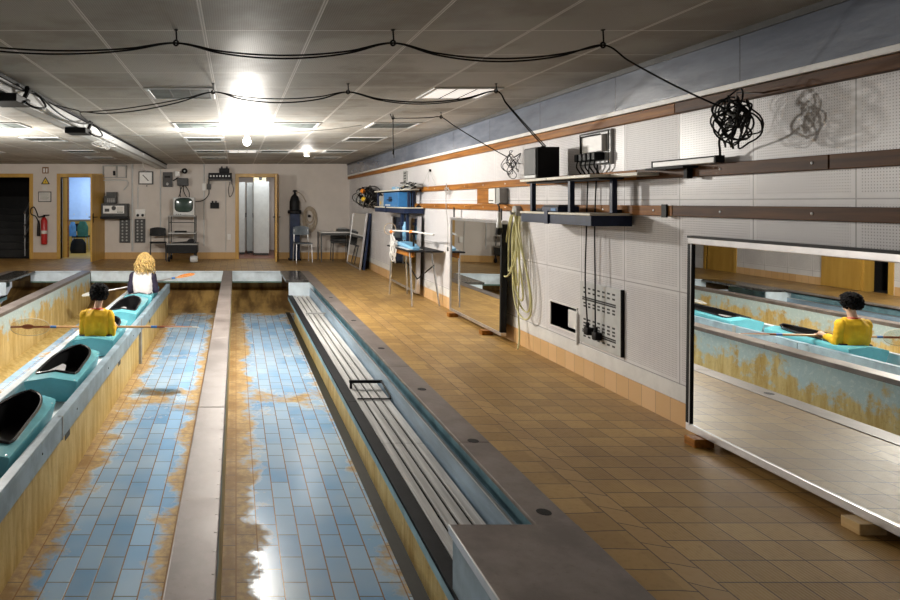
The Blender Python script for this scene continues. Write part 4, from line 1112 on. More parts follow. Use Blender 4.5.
# work bench in front of the far mirror
t = thing('work_bench', (2.56, 9.6, 0), 'light metal legged bench standing before the far mirror', 'bench')
b = MB(); b.box(2.33, 2.63, 8.92, 10.25, .735, .755, .004); b.box(2.60, 2.79, 8.92, 9.75, .7355, .7545, .004); b.build('bench_top', 'blackmetal', t)
b = MB(); b.box(2.38, 2.42, 9.0, 9.9, .66, .735, .004); b.build('apron', 'rail', t)
for (x, y, xt, yt) in ((2.36, 10.2, 2.38, 10.12), (2.38, 8.97, 2.37, 9.05), (2.76, 9.0, 2.68, 9.1), (2.63, 10.2, 2.59, 10.12)):
    b = MB(); b.tube([(xt, yt, .735), (x*.3+xt*.7, y*.3+yt*.7, .5), (x, y, .0)], .014, 10, smooth=4); b.build('leg', 'chrome', t, True)
b = MB(); b.tube([(2.70, 9.06, .55), (2.62, 9.6, .30), (2.60, 10.1, .50)], .009, 8); b.build('brace', 'blackmetal', t, True)
t = thing('blue_seat_shell', (2.45, 9.7, .755), 'light blue boat shaped shell lying on the bench', 'shell')
b = MB()
rings_ = []
for k in range(9):
    q = k/8; y = 9.05+q*1.0; w = .10*(1-.5*abs(2*q-1)**2); h = .035+.05*math.sin(PI*q)*.6+.03*q
    rings_.append([(2.46+w*a, y, .757+h*c) for a, c in ((-1, .5), (-.8, 1), (0, .8), (.8, 1), (1, .5), (.6, 0), (-.6, 0))])
b.loft(rings_); b.build('shell', 'lblue', t, True)
b = MB(); b.box(2.36, 2.56, 9.10, 9.98, .757, .766); b.build('white_edge', 'white', t)
b = MB(); b.tube([(2.46, 9.2, .80), (2.46, 9.18, .97)], .014, 8); b.box(2.42, 2.50, 9.13, 9.23, .965, .99, .004); b.build('foot_bar', 'black', t)
t = thing('training_paddle', (2.4, 9.7, .98), 'short white training paddle with orange joints lying across the bench shell', 'paddle')
b = MB(); b.tube([(2.36, 10.3, .975), (2.46, 9.2, 1.005), (2.56, 8.6, .99)], .012, 10); b.build('shaft', 'white', t, True)
for y, x, z in ((10.12, 2.375, .962), (9.28, 2.453, .993)):
    b = MB(); b.ell((x, y, z), (.035, .06, .03), 2); b.build('orange_joint', 'orange', t, True)
b = MB(); b.tube([(2.37+.09*math.cos(a), 10.22, 1.0+.09*math.sin(a)) for a in [2*PI*k/20 for k in range(20)]], .007, 6, True); b.build('hoop', 'beigehose', t, True)
t = thing('white_cord_bundle', (2.33, 9.9, .75), 'bundle of white cords draped over the corner of the bench', 'cords')
coil('cords', (2.325, 9.85, .74), .13, .17, 9, .006, 'white', '', '', 41, .03, .5, t)
coil('knot', (2.33, 9.75, .82), .10, .05, 5, .007, 'white', '', '', 42, .03, .5, t)

# ------------------------------------------------------------------ back wall
def wb(u): return px(u, YB)
def zb_(v): return pz(v, YB)
YW = YB-.0
def wbox(u0, u1, v0, v1, dep, name, mat, parent=None, bev=.003, off=0):
    b = MB(); b.box(wb(u0), wb(u1), YW-off-dep, YW-off, zb_(v1), zb_(v0), bev); return b.build(name, mat, parent)
t = thing('exit_sign', (wb(45), YW, 1.4), 'small brown pictogram sign above the warning triangle', 'sign')
wbox(42.3, 48.7, 167, 173.5, .012, 'plate', 'sign_b', t)
wbox(43.4, 45.2, 168.4, 172.5, .003, 'door_mark', 'white', t, 0, .012); wbox(46.2, 47.6, 168.4, 172.5, .003, 'figure_mark', 'white', t, 0, .012)
t = thing('warning_sign', (wb(45.5), YW, 1.4), 'yellow triangular warning sign above the framed notice', 'sign')
b = MB(); b.prism([(wb(41), zb_(184.3)), (wb(50), zb_(184.3)), (wb(45.5), zb_(176.6))], 'y', YW-.006, YW); b.build('black_border', 'ink', t)
b = MB(); b.prism([(wb(42.5), zb_(183.5)), (wb(48.5), zb_(183.5)), (wb(45.5), zb_(178.3))], 'y', YW-.009, YW-.006); b.build('yellow_face', 'sign_y', t)
b = MB(); b.prism([(wb(45.2), zb_(181.6)), (wb(46.3), zb_(179.8)), (wb(45.8), zb_(181.2)), (wb(46.4), zb_(181.2)), (wb(45.3), zb_(183.2)), (wb(45.6), zb_(181.8))], 'y', YW-.011, YW-.009); b.build('flash_mark', 'ink', t)
tag(wbox(42.3, 47, 186, 190.5, .003, 'paper_note', 'paper', None, 0), 'small pale paper note between warning triangle and framed notice', 'note')
t = thing('framed_notice', (wb(44.7), YW, 1.5), 'white framed notice above the fire extinguisher', 'notice')
wbox(38.3, 51.4, 191.6, 202, .012, 'frame', 'dgrey', t); wbox(39.1, 50.6, 192.4, 201.2, .003, 'sheet', 'paper', t, 0, .012)
for k in range(6): wbox(40.3, 49.4-(k % 3), 193.6+k*1.2, 194.0+k*1.2, .001, 'text_line', 'grey', t, 0, .015)
t = thing('fire_extinguisher', (wb(45), YW-.1, .4), 'red fire extinguisher with black hose hanging beside the dark doorway', 'fire extinguisher')
cx, cy = wb(45.3), YW-.10
b = MB(); z0 = zb_(244); z1 = zb_(218)
b.lathe([(0, z0), (.07, z0), (.078, z0+.02), (.078, z1-.06), (.055, z1-.01), (.03, z1+.02), (0, z1+.02)], (cx, cy, 0), 24); b.build('cylinder', 'fire', t, True)
b = MB(); b.lathe([(.0, z1), (.028, z1), (.03, z1+.07), (0, z1+.08)], (cx, cy, 0), 14); b.box(cx-.02, cx+.13, cy-.012, cy+.012, z1+.06, z1+.085, .003); b.build('valve', 'black', t)
b = MB(); b.tube([(cx-.02, cy-.02, z1+.05), (cx-.13, cy-.03, z1+.03), (cx-.17, cy-.03, z1+.13), (cx-.24, cy-.03, z1+.27), (cx-.32, cy-.03, z1+.22), (cx-.31, cy-.03, z1+.10), (cx-.20, cy-.03, z1+.04), (cx-.14, cy-.03, z1-.10), (cx-.13, cy-.03, z1-.30)], .014, 8, smooth=6); b.build('hose', 'black', t, True)
b = MB(); b.lathe([(.0, -.34), (.042, -.34), (.03, -.05), (.016, .05), (0, .05)], (cx-.13, cy-.03, z1-.10), 14); b.build('horn', 'black', t, True)
b = MB(); b.lathe([(.079, z0+.26), (.0795, z0+.27), (.0795, z0+.33), (.079, z0+.34)], (cx, cy, 0), 24); b.build('label', 'paper', t, True)
b = MB(); b.box(cx-.04, cx+.04, cy+.07, YW, z1-.12, z1-.08); b.build('wall_bracket', 'black', t)
# chair with jackets in the bluish room
def chair(x, y, rz, label, m_shell, m_leg, back_h=.82):
    t = thing('tube_chair', (x, y, 0), label, 'chair')
    m = Matrix.Translation((x, y, 0)) @ Matrix.Rotation(rz, 4, 'Z')
    W = lambda *p: m @ Vector(p)
    b = MB(); b.box(-.20, .20, -.20, .20, .43, .455, .012, m); b.build('seat', m_shell, t)
    b = MB(); rr = []
    for k in range(9):
        q = k/8*2-1; yy = .20-.03*(1-q*q)*-1
        rr.append([W(q*.20, yy-.0, back_h-.22+.02*q*q), W(q*.20, yy+.018, back_h-.22+.02*q*q), W(q*.19, yy+.035, back_h-.03*q*q), W(q*.19, yy+.017, back_h-.03*q*q)])
    b.loft(rr); b.build('backrest', m_shell, t, True, 50)
    for sx in (-1, 1):
        b = MB(); b.tube([W(sx*.18, -.17, .43), W(sx*.19, -.20, 0)], .011, 8); b.build('leg', m_leg, t, True)
        b = MB(); b.tube([W(sx*.18, .17, .43), W(sx*.19, .22, 0)], .011, 8); b.build('leg', m_leg, t, True)
        b = MB(); b.tube([W(sx*.17, -.15, .425), W(sx*.17, .18, .43), W(sx*.17, .215, .5), W(sx*.17, .225, back_h-.08)], .010, 8); b.build('back_post', m_leg, t, True)
    return t
def cloth(x, y, z, w, h, d, label, mat, seed):
    b = MB(); rr = []; rnd = random.Random(seed)
    for k in range(11):
        q = k/10; zz = z+h*(1-q); ww = w*(.55+.45*min(1, q*3))/2
        rr.append([(x+ww*math.cos(a)*(1+.12*mnoise.noise(Vector((a*2, q*3, seed)))), y+d*math.sin(a)*(1+.3*mnoise.noise(Vector((a*3, q*2, seed+5)))), zz) for a in [2*PI*j/20 for j in range(20)]])
    b.loft(rr); return tag(b.build('jacket', mat, None, True), label, 'jacket', 'jackets on the chair of the side room')
chair(-4.38, 18.75, PI, 'metal tube chair with jackets in the bluish room', 'black', 'alu')
cloth(-4.55, 18.50, .46, .20, .40, .045, 'light blue jacket on the chair in the side room', 'jacket_blue', 1)
cloth(-4.27, 18.50, .46, .30, .42, .045, 'dark green jacket on the chair in the side room', 'jacket_green', 2)
cloth(-4.36, 18.34, .0, .44, .40, .06, 'black bag standing before the chair in the side room', 'black', 3)
o = bpy.data.objects[-1] if False else [q for q in COL.objects if q.name.startswith('jacket')][-1]; o.name = 'bag'; o['category'] = 'bag'; del o['group']
for v in o.data.vertices: v.co.z -= .0
# cupboard shelf with instruments
t = thing('clear_cabinet', (wb(115), YW, 2.1), 'shallow glass fronted wall cabinet over the grey instruments', 'cabinet')
wbox(103.5, 127, 165.6, 178, .02, 'back_plate', 'wall', t)
for a in ((103.5, 127, 165.6, 166.4), (103.5, 127, 177.2, 178.0), (103.5, 104.3, 166.4, 177.2), (126.2, 127, 166.4, 177.2), (117.0, 117.6, 166.4, 177.2)): wbox(*a, .10, 'frame_bar', 'grey', t, .002, .02)
wbox(113.5, 115.6, 171, 175.5, .05, 'fitting', 'black', t, .002, .02)
b = MB(); b.tube([(wb(103.5), YW-.1, zb_(180.5)), (wb(126), YW-.1, zb_(180.5)), (wb(128), YW-.08, zb_(185)), (wb(124), YW-.05, zb_(190))], .014, 8, smooth=4)
tag(b.build('bent_pipe', 'lgrey', None, True), 'pale bent pipe running below the glass fronted cabinet', 'pipe')
t = thing('measuring_device', (wb(116), YW-.25, 1.1), 'pale measuring instrument with dial on black wall console', 'instrument')
wbox(104, 129.5, 203.5, 216.2, .34, 'case', 'dgrey', t, .006); wbox(105.8, 126.5, 205.6, 213.2, .01, 'front_panel', 'white', t, .002, .34)
b = MB(); b.lathe([(0, -.02), (.05, -.02), (.055, 0)], (wb(116.3), YW-.35, zb_(208)), 20, 'y'); b.build('dial', 'dgrey', t, True)
wbox(107.5, 112, 208.5, 211.5, .006, 'scale_window', 'dgrey', t, 0, .35); wbox(119.5, 125, 206.8, 211.5, .006, 'meter', 'paper', t, 0, .35)
for k in range(3): 
    b = MB(); b.lathe([(0, -.02), (.014, -.018), (.016, 0)], (wb(120.5+k*2), YW-.35, zb_(212)), 10, 'y'); b.build('knob', 'ink', t, True)
wbox(103.5, 129.8, 216.3, 218.6, .40, 'console', 'black', t, .004)
t = thing('control_unit', (wb(111), YW-.2, 1.43), 'small dark control unit with keys on top of the measuring instrument', 'control unit')
b = MB(); b.box(wb(106.5), wb(118), YW-.30, YW-.05, zb_(203.3), zb_(196), .006); b.box(wb(108.5), wb(118.5), YW-.30, YW-.12, zb_(196), zb_(192.3), .006); b.build('housing', 'dgrey', t)
b = MB()
for i in range(4):
    for j in range(3): b.box(wb(109.5+i*2), wb(110.8+i*2), YW-.308, YW-.30, zb_(199.5+j*1.4), zb_(198.6+j*1.4))
b.build('keypad', 'grey', t)
t = thing('power_socket', (wb(140.5), YW, 1.2), 'white double socket box to the right of the instrument', 'socket')
wbox(135.8, 145.5, 209.3, 216.8, .06, 'box', 'white', t, .006)
for u in (138.2, 143.0):
    b = MB(); b.lathe([(0, -.05), (.03, -.05), (.034, -.01), (.034, 0)], (wb(u), YW-.06, zb_(215.2)), 16, 'y'); b.build('plug', 'black', t, True)
for k, (u0, u1) in enumerate(((119.8, 130.3), (134.8, 145.4))):
    t = thing('louvre_panel', (wb((u0+u1)/2), YW, .8), ('dark grey switch panel below the measuring instrument', 'dark grey switch panel below the white socket box')[k], 'panel', 'grey panels on the back wall')
    wbox(u0, u1, 218.8, 242.6, .05, 'plate', 'dgrey', t, .004)
    for i in range(7):
        for j in range(2):
            b = MB(); b.lathe([(0, -.012), (.022, -.012), (.024, 0)], (wb(u0+3+j*4.2), YW-.05, zb_(221+i*3.2)), 10, 'y'); b.build('knob', 'grey', t, True)
def conduit(pts, r, label, mat='lgrey'):
    b = MB(); b.tube([(wb(u), YW-.02, zb_(v)) for u, v in pts], r, 8); return tag(b.build('conduit', mat, None, True), label, 'conduit', 'conduits on the back wall')
conduit([(132.5, 164), (132.5, 251)], .022, 'pale conduit running down between the two grey panels')
conduit([(138, 187), (138, 208.5)], .010, 'thin pale conduit ending above the white socket box')
conduit([(160.5, 164), (160.5, 231)], .016, 'pale conduit running down above the black chair')
conduit([(204, 164), (204, 183)], .014, 'short pale conduit above the white junction box')
conduit([(204, 191), (204, 246)], .014, 'pale conduit to the right of the television')
conduit([(225.8, 181), (225.8, 251)], .008, 'thin conduit left of the locker room door')
t = thing('wall_clock', (wb(146), YW, 2.0), 'square white pointer dial with diagonal hand under the ceiling', 'dial')
wbox(139, 153.3, 171.5, 184.5, .08, 'case', 'dgrey', t, .004); wbox(140, 152.3, 172.5, 183.5, .01, 'face', 'white', t, .002, .08)
b = MB(); b.tube([(wb(143.2), YW-.095, zb_(175)), (wb(149), YW-.095, zb_(181))], .010, 6); b.build('hand', 'ink', t)
b = MB(); b.lathe([(0, -.02), (.015, -.02), (.015, 0)], (wb(147.2), YW-.06, zb_(186)), 10, 'y'); b.build('knob', 'ink', t)
t = thing('dark_junction_box', (wb(167.5), YW, 2.0), 'dark grey box with switch left of the spotlight', 'box')
wbox(163.3, 172.5, 172.3, 187, .12, 'case', 'dgrey', t, .005); wbox(165, 171, 176, 178, .006, 'ridge', 'black', t, 0, .12)
b = MB(); b.lathe([(0, -.03), (.03, -.03), (.035, 0)], (wb(168), YW-.12, zb_(184)), 14, 'y'); b.build('knob', 'grey', t, True)
t = thing('spot_camera', (wb(183), YW-.3, 2.0), 'black spotlight camera with white reflector hanging from a wall bracket over the television', 'camera')
cx = wb(183.5)
b = MB(); b.box(cx-.13, cx+.13, YW-.30, YW-.05, zb_(186), zb_(178.5), .01); b.build('body', 'dgrey', t)
b = MB(); b.lathe([(0, .0), (.06, .0), (.068, -.10), (.068, -.20), (.05, -.21), (.045, -.17), (0, -.16)], (wb(185.5), YW-.10, zb_(171.5)), 20, 'y'); b.build('lens_barrel', 'black', t, True)
b = MB(); b.lathe([(0, -.215), (.02, -.215), (.022, -.16)], (wb(185.5), YW-.10, zb_(171.5)), 14, 'y'); b.build('lens', 'lgrey', t, True)
b = MB(); b.box(wb(175.8), wb(180.5), YW-.22, YW-.10, zb_(176.5), zb_(171.5), .01); b.build('reflector', 'white', t)
b = MB(); b.tube([(wb(173), YW-.01, zb_(181)), (wb(178), YW-.12, zb_(178)), (cx, YW-.15, zb_(179))], .014, 8); b.build('arm', 'black', t, True)
for k, (ua, ub) in enumerate(((180.5, 179), (183, 181.5), (186, 190), (184, 188))):
    b = MB(); b.tube([(wb(ua), YW-.15, zb_(186)), (wb((ua+ub)/2+((-1)**k)*1.5), YW-.18, zb_(192)), (wb(ub), YW-.22, zb_(198.2))], .010, 6, smooth=5); b.build('cable', 'cable', t, True)
# television trolley
tx0, tx1, ty0, ty1 = wb(172), wb(196.5), 15.75, 16.32
t = thing('television_trolley', ((tx0+tx1)/2, 16.0, 0), 'metal trolley with shelves carrying the old television', 'trolley')
for x in (tx0, tx1):
    for y in (ty0, ty1):
        b = MB(); b.box(x-.014, x+.014, y-.014, y+.014, .13, 1.09, .002); b.build('post', 'dgrey', t)
        b = MB(); b.lathe([(0, -.025), (.05, -.025), (.058, -.015), (.058, .015), (.05, .025), (0, .025)], (x, y, .06), 18, 'x'); b.build('wheel', 'blackmetal', t, True)
        b = MB(); b.box(x-.02, x+.02, y-.02, y+.02, .10, .14); b.build('fork', 'dgrey', t)
for z, mt in ((1.07, 'grey'), (.66, 'lgrey')):
    b = MB(); b.box(tx0-.02, tx1+.02, ty0-.02, ty1+.02, z, z+.025, .003); b.build('shelf', mt, t)
b = MB(); b.box(tx0-.05, tx1+.06, ty0-.06, ty1+.0, .20, .40, .012); b.build('black_bin', 'black', t)
b = MB(); b.box(tx0-.06, tx1+.07, ty0-.07, ty1, .40, .43, .004); b.build('shelf', 'grey', t)
b = MB(); b.tube([(tx0, ty0, .93), (tx1, ty0, .93)], .01, 8); b.build('crossbar', 'dgrey', t, True)
t = thing('television', ((tx0+tx1)/2, 16.0, 1.1), 'old box television with greenish screen on the trolley', 'television')
a0, a1, zz0, zz1 = px(173, 15.75), px(194.5, 15.75), 1.096, 1.53
b = MB(); b.box(a0, a1, 15.75, 16.05, zz0, zz1, .02); b.build('cabinet', 'lgrey', t)
b = MB(); b.loft([[(a0+.04, 16.04, zz0+.03), (a1-.04, 16.04, zz0+.03), (a1-.04, 16.04, zz1-.03), (a0+.04, 16.04, zz1-.03)], [(a0+.12, 16.30, zz0+.08), (a1-.12, 16.30, zz0+.08), (a1-.12, 16.30, zz1-.1), (a0+.12, 16.30, zz1-.1)]]); b.build('tube_back', 'dgrey', t)
b = MB(); cxm, czm = (a0+a1)/2, (zz0+zz1)/2+.03
rr = []
for q, s_ in ((0, 1), (.35, .985), (.7, .85), (1, .02)):
    rr.append([(cxm+(a1-a0)*.41*s_*math.copysign(abs(math.cos(a))**.55, math.cos(a)), 15.748-.018*q, czm+(zz1-zz0)*.37*s_*math.copysign(abs(math.sin(a))**.55, math.sin(a))) for a in [2*PI*k/32 for k in range(32)]])
b.loft(rr); b.build('screen', 'screen', t, True)
b = MB(); b.tube([(p[0], 15.746, p[2]) for p in rr[0]], .010, 6, True); b.build('screen_surround', 'black', t)
for k in range(3):
    b = MB(); b.lathe([(0, -.012), (.010, -.012), (.011, 0)], (a0+.08+k*.05, 15.75, zz0+.025), 10, 'y'); b.build('knob', 'dgrey', t)
b = MB(); b.box(tx0+.12, tx0+.40, 15.85, 16.1, .686, .72, .008); tag(b.build('black_recorder', 'black'), 'flat black recorder lying on the middle trolley shelf', 'recorder')
b = MB(); b.prism([(tx0+.05, .431), (tx1+.02, .431), (tx1-.05, .53), (tx1-.14, .53), (tx1-.2, .47), (tx0+.1, .44)], 'y', 15.8, 16.05); tag(b.build('black_bag', 'black'), 'crumpled black bag on the lowest trolley shelf', 'bag')
chair(-1.87, 15.95, .15, 'black chair standing left of the television trolley', 'black', 'dgrey', .80)
t = thing('silver_ball_caster', (px(194, 15.5), 15.5, 0), 'round grey roll lying on the floor beside the trolley', 'roll')
b = MB(); b.lathe([(.03, -.09), (.07, -.085), (.085, 0), (.07, .085), (.03, .09)], (px(194, 15.45), 15.45, .087), 20, 'x'); b.build('roll', 'lgrey', t, True)
b = MB(); b.lathe([(0, -.1), (.03, -.1), (.03, .1), (0, .1)], (px(194, 15.45), 15.45, .087), 12, 'x'); b.build('core', 'dgrey', t, True)
# black small box, socket, wall rack with antenna
t = thing('black_wall_box', (wb(215), YW, 1.3), 'small black wall box with two stubs right of the television', 'box')
wbox(210.3, 219, 202.6, 208.4, .08, 'case', 'black', t, .006)
for u in (212.5, 216): wbox(u-.8, u+.8, 200.8, 202.6, .05, 'stub', 'black', t, .002)
t = thing('small_socket', (wb(209.5), YW, 1.75), 'small grey socket with a cable looping down to the television', 'socket')
wbox(207, 211, 184, 189.5, .05, 'box', 'dgrey', t)
b = MB(); b.tube([(wb(209), YW-.03, zb_(189.5)), (wb(208.5), YW-.06, zb_(195)), (wb(204), YW-.10, zb_(200)), (wb(198), YW-.15, zb_(201.5)), (wb(193), YW-.2, zb_(201.5))], .011, 6, smooth=6); b.build('cable', 'cable', t, True)
tag(wbox(202.3, 206, 183.5, 190.5, .05, 'junction_box', 'white'), 'small white junction box left of the grey socket', 'junction box')
t = thing('wall_rack', (wb(221), YW, 2.1), 'dark wall rack with amplifier left of the locker room door', 'rack')
wbox(208.5, 232.5, 179.3, 180.6, .35, 'shelf_plate', 'dgrey', t)
b = MB(); b.box(wb(209), wb(232), YW-.34, YW-.04, zb_(179.2), zb_(173.4), .005); b.build('amplifier', 'black', t)
b = MB()
for k in range(7): b.box(wb(210.5+k*3), wb(212+k*3), YW-.346, YW-.34, zb_(177.4), zb_(175.8))
b.build('front_marks', 'lgrey', t)
wbox(208.5, 209.5, 180.6, 184, .3, 'bracket', 'dgrey', t); wbox(231.5, 232.5, 180.6, 184, .3, 'bracket', 'dgrey', t)
t = thing('black_projector', (wb(224), YW-.2, 2.15), 'black device with knobs on top of the wall rack', 'device')
b = MB(); b.box(wb(219.5), wb(229.5), YW-.3, YW-.1, zb_(173.3), zb_(168.8), .01); b.build('housing', 'black', t)
for u in (222, 227): 
    b = MB(); b.lathe([(0, .05), (.02, .05), (.025, 0)], (wb(u), YW-.2, zb_(168.8)), 12); b.build('knob', 'dgrey', t, True)
b = MB(); b.tube([(wb(231), YW-.08, zb_(180)), (wb(233.5), YW-.06, zb_(190)), (wb(230), YW-.05, zb_(197)), (wb(228.5), YW-.05, zb_(190)), (wb(230), YW-.06, zb_(182))], .008, 6, smooth=6); b.build('hanging_cable', 'cable', t, True)
tag(wbox(227.5, 231, 233.8, 239.6, .05, 'wall_socket', 'white'), 'low white socket left of the locker room door', 'socket')
# right of the locker room door
cx = px(294.6, 16.2); t = thing('navy_column', (cx, 16.2, 0), 'dark navy standing column right of the locker room door', 'column')
b = MB(); b.box(cx-.12, cx+.12, 16.08, 16.32, .04, 1.13, .012); b.build('shaft', 'navy', t)
b = MB(); b.box(cx-.15, cx+.15, 16.04, 16.36, 0, .04, .006); b.build('foot', 'black', t)
b = MB(); b.lathe([(0, 1.13), (.16, 1.13), (.17, 1.15), (.17, 1.2), (.15, 1.22), (0, 1.22)], (cx, 16.2, 0), 24); b.build('plate', 'black', t, True)
t = thing('black_vessel', (cx, 16.2, 1.22), 'black bottle shaped vessel with valve on the navy column', 'vessel')
b = MB(); b.lathe([(0, 1.222), (.12, 1.222), (.125, 1.25), (.125, 1.42), (.09, 1.54), (.04, 1.60), (0, 1.61)], (cx, 16.2, 0), 24); b.build('bottle', 'black', t, True)
b = MB(); b.lathe([(0, 1.60), (.03, 1.60), (.032, 1.66), (.06, 1.665), (.06, 1.69), (.02, 1.71), (0, 1.71)], (cx+.01, 16.2, 0), 14); b.build('valve', 'blackmetal', t, True)
b = MB(); b.tube([(cx+.03, 16.18, 1.66), (cx+.12, 16.2, 1.64), (cx+.22, 16.3, 1.55), (cx+.30, 16.42, 1.42)], .008, 6, smooth=5); b.build('tube', 'beigehose', t, True)
t = thing('hose_coil', (wb(309.5), YW-.05, 1.0), 'beige hose coil hanging on the wall above the grey chair', 'hose')
rnd = random.Random(5); b = MB()
for k in range(9):
    s_ = 1-.07*k if k < 6 else .5; cu = 309.5+rnd.uniform(-.5, .5)
    b.tube([(wb(cu)+.18*s_*math.cos(a), YW-.03-.012*(k % 4), zb_(219.5)+.32*s_*math.sin(a)+.012*k) for a in [2*PI*j/18 for j in range(18)]], .011, 6, True, 2)
b.build('loops', 'beigehose', t, True)
b = MB(); b.lathe([(0, -.11), (.035, -.11), (.035, 0), (0, 0)], (wb(309), YW, zb_(216)), 14, 'y'); b.build('peg', 'black', t, True)
chair(1.58, 15.72, .1, 'slate grey plastic chair in front of the hose coil', 'gbluechair', 'alu', .84)
t = thing('table', (2.38, 16.0, 0), 'small pale topped table with dark legs in the back corner', 'table')
b = MB(); b.box(1.99, 2.76, 15.62, 16.3, .685, .71, .003); b.build('table_top', 'white', t)
for x, y in ((2.01, 15.64), (2.74, 15.64), (2.01, 16.28), (2.74, 16.28)):
    b = MB(); b.box(x-.014, x+.014, y-.014, y+.014, 0, .685); b.build('leg', 'dgrey', t)
b = MB(); b.box(2.0, 2.75, 15.63, 15.65, .63, .685); b.build('apron', 'dgrey', t)
t = thing('record_player', (2.55, 15.9, .71), 'flat dark device lying on the small corner table', 'device')
b = MB(); b.box(2.42, 2.70, 15.75, 16.05, .711, .77, .006); b.build('housing', 'dgrey', t)
b = MB(); b.box(2.46, 2.64, 15.8, 16.0, .77, .80, .006); b.build('lid', 'grey', t)
chair(2.5, 16.02, 0, 'dark chair tucked under the small corner table', 'dgrey', 'dgrey', .66)

# ------------------------------------------------------------------ ceiling fittings
def fixture(cx_, y, label, lit=False, dim=False):
    x0 = cx_; t = thing('ceiling_light', (x0+.3, y+.3, ZC), label, 'ceiling light', 'square ceiling light panels')
    b = MB()
    for q in ((x0+.012, x0+.588, y+.012, y+.05), (x0+.012, x0+.588, y+.55, y+.588), (x0+.012, x0+.05, y+.05, y+.55), (x0+.55, x0+.588, y+.05, y+.55)): b.box(*q, ZC-.010, ZC, .002)
    b.build('frame', 'lgrey', t)
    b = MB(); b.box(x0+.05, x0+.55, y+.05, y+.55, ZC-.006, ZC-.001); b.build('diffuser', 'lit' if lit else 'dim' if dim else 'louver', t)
    if not lit:
        b = MB()
        for k in (1, 2): b.box(x0+.05+k*.166-.006, x0+.05+k*.166+.006, y+.05, y+.55, ZC-.009, ZC-.006)
        b.build('louvre_bar', 'dgrey', t)
    return t
for cx_, y, lb, st in ((-.777, 5.46, 'dark square ceiling panel nearest the camera, under the drooping cable', 0), (-.777, 7.86, 'dark square ceiling panel left of the glowing bulb', 0),
    (-.177, 8.22, 'brightly lit square ceiling panel over the glowing bulb', 1), (.423, 7.86, 'dark square ceiling panel right of the glowing bulb', 0),
    (-.777, 9.66, 'dark square ceiling panel in the second row behind the bulb, left part', 0), (-.777, 12.06, 'dark square ceiling panel in the third row behind the bulb, left part', 0), (-.777, 13.86, 'dark square ceiling panel closest to the back wall, left of the locker room door', 0),
    (1.623, 5.46, 'pale square ceiling panel near the right wall, closest to the loudspeaker', 2), (1.623, 7.86, 'dark square ceiling panel over the floor before the middle mirror', 0), (1.623, 9.66, 'dark square ceiling panel over the metal bench', 0),
    (1.623, 12.06, 'dark square ceiling panel before the far corner on the right', 0), (1.623, 13.86, 'dark square ceiling panel over the back right corner', 0), (.423, 12.06, 'dark square ceiling panel before the locker room door', 0), (-.177, 12.06, 'pale square ceiling panel before the locker room door', 2),
    (-3.177, 7.86, 'square ceiling panel left of the cable duct, nearest the camera', 0), (-3.177, 9.66, 'dark square ceiling panel left of the cable duct, second from the camera', 0), (-3.177, 12.06, 'dark square ceiling panel left of the cable duct, third from the camera', 0),
    (-3.177, 13.86, 'dark square ceiling panel left of the cable duct, farthest from the camera', 0), (-4.977, 12.06, 'dark square ceiling panel before the dark stair doorway', 0)):
    fixture(cx_, y, lb, st == 1, st == 2)
def bulb(x, y, label, power):
    t = thing('bulb_lamp', (x, y, ZC), label, 'lamp', 'bare bulbs under the ceiling')
    b = MB(); b.lathe([(0, 0), (.05, 0), (.05, -.02), (.025, -.03), (.025, -.08), (0, -.08)], (x, y, ZC-.007), 18); b.build('socket', 'white', t, True)
    b = MB(); b.lathe([(0, .005), (.015, 0), (.02, -.02), (.045, -.06), (.05, -.09), (.04, -.12), (.015, -.138), (0, -.14)], (x, y, ZC-.085), 18); b.build('bulb', 'bulb', t, True)
    L = bpy.data.lights.new('bulb_light', 'POINT'); L.energy = power; L.color = (1, .955, .88); L.shadow_soft_size = .10
    lo = bpy.data.objects.new('bulb_light', L); lo.location = (x, y, ZC-.30); COL.objects.link(lo); lo.parent = t; lo.matrix_parent_inverse = Matrix.Translation(-Vector(t.location))
bulb(.14, 8.50, 'glowing bare bulb below the lit ceiling panel', LP[0])
bulb(-3.45, 8.55, 'glowing bare bulb over the far lane', LP[1])
t = thing('smoke_detector', (1.31, 12.3, ZC), 'small white cylinder lamp on the ceiling in front of the back wall', 'ceiling lamp')
b = MB(); b.lathe([(0, 0), (.06, 0), (.062, -.015), (.055, -.09), (.0, -.095)], (1.31, 12.3, ZC), 20); b.build('housing', 'white', t, True)
b = MB(); b.lathe([(0, -.006), (.04, -.006), (.042, 0)], (1.31, 12.3, ZC-.094), 16); b.build('lens', 'lit', t, True)
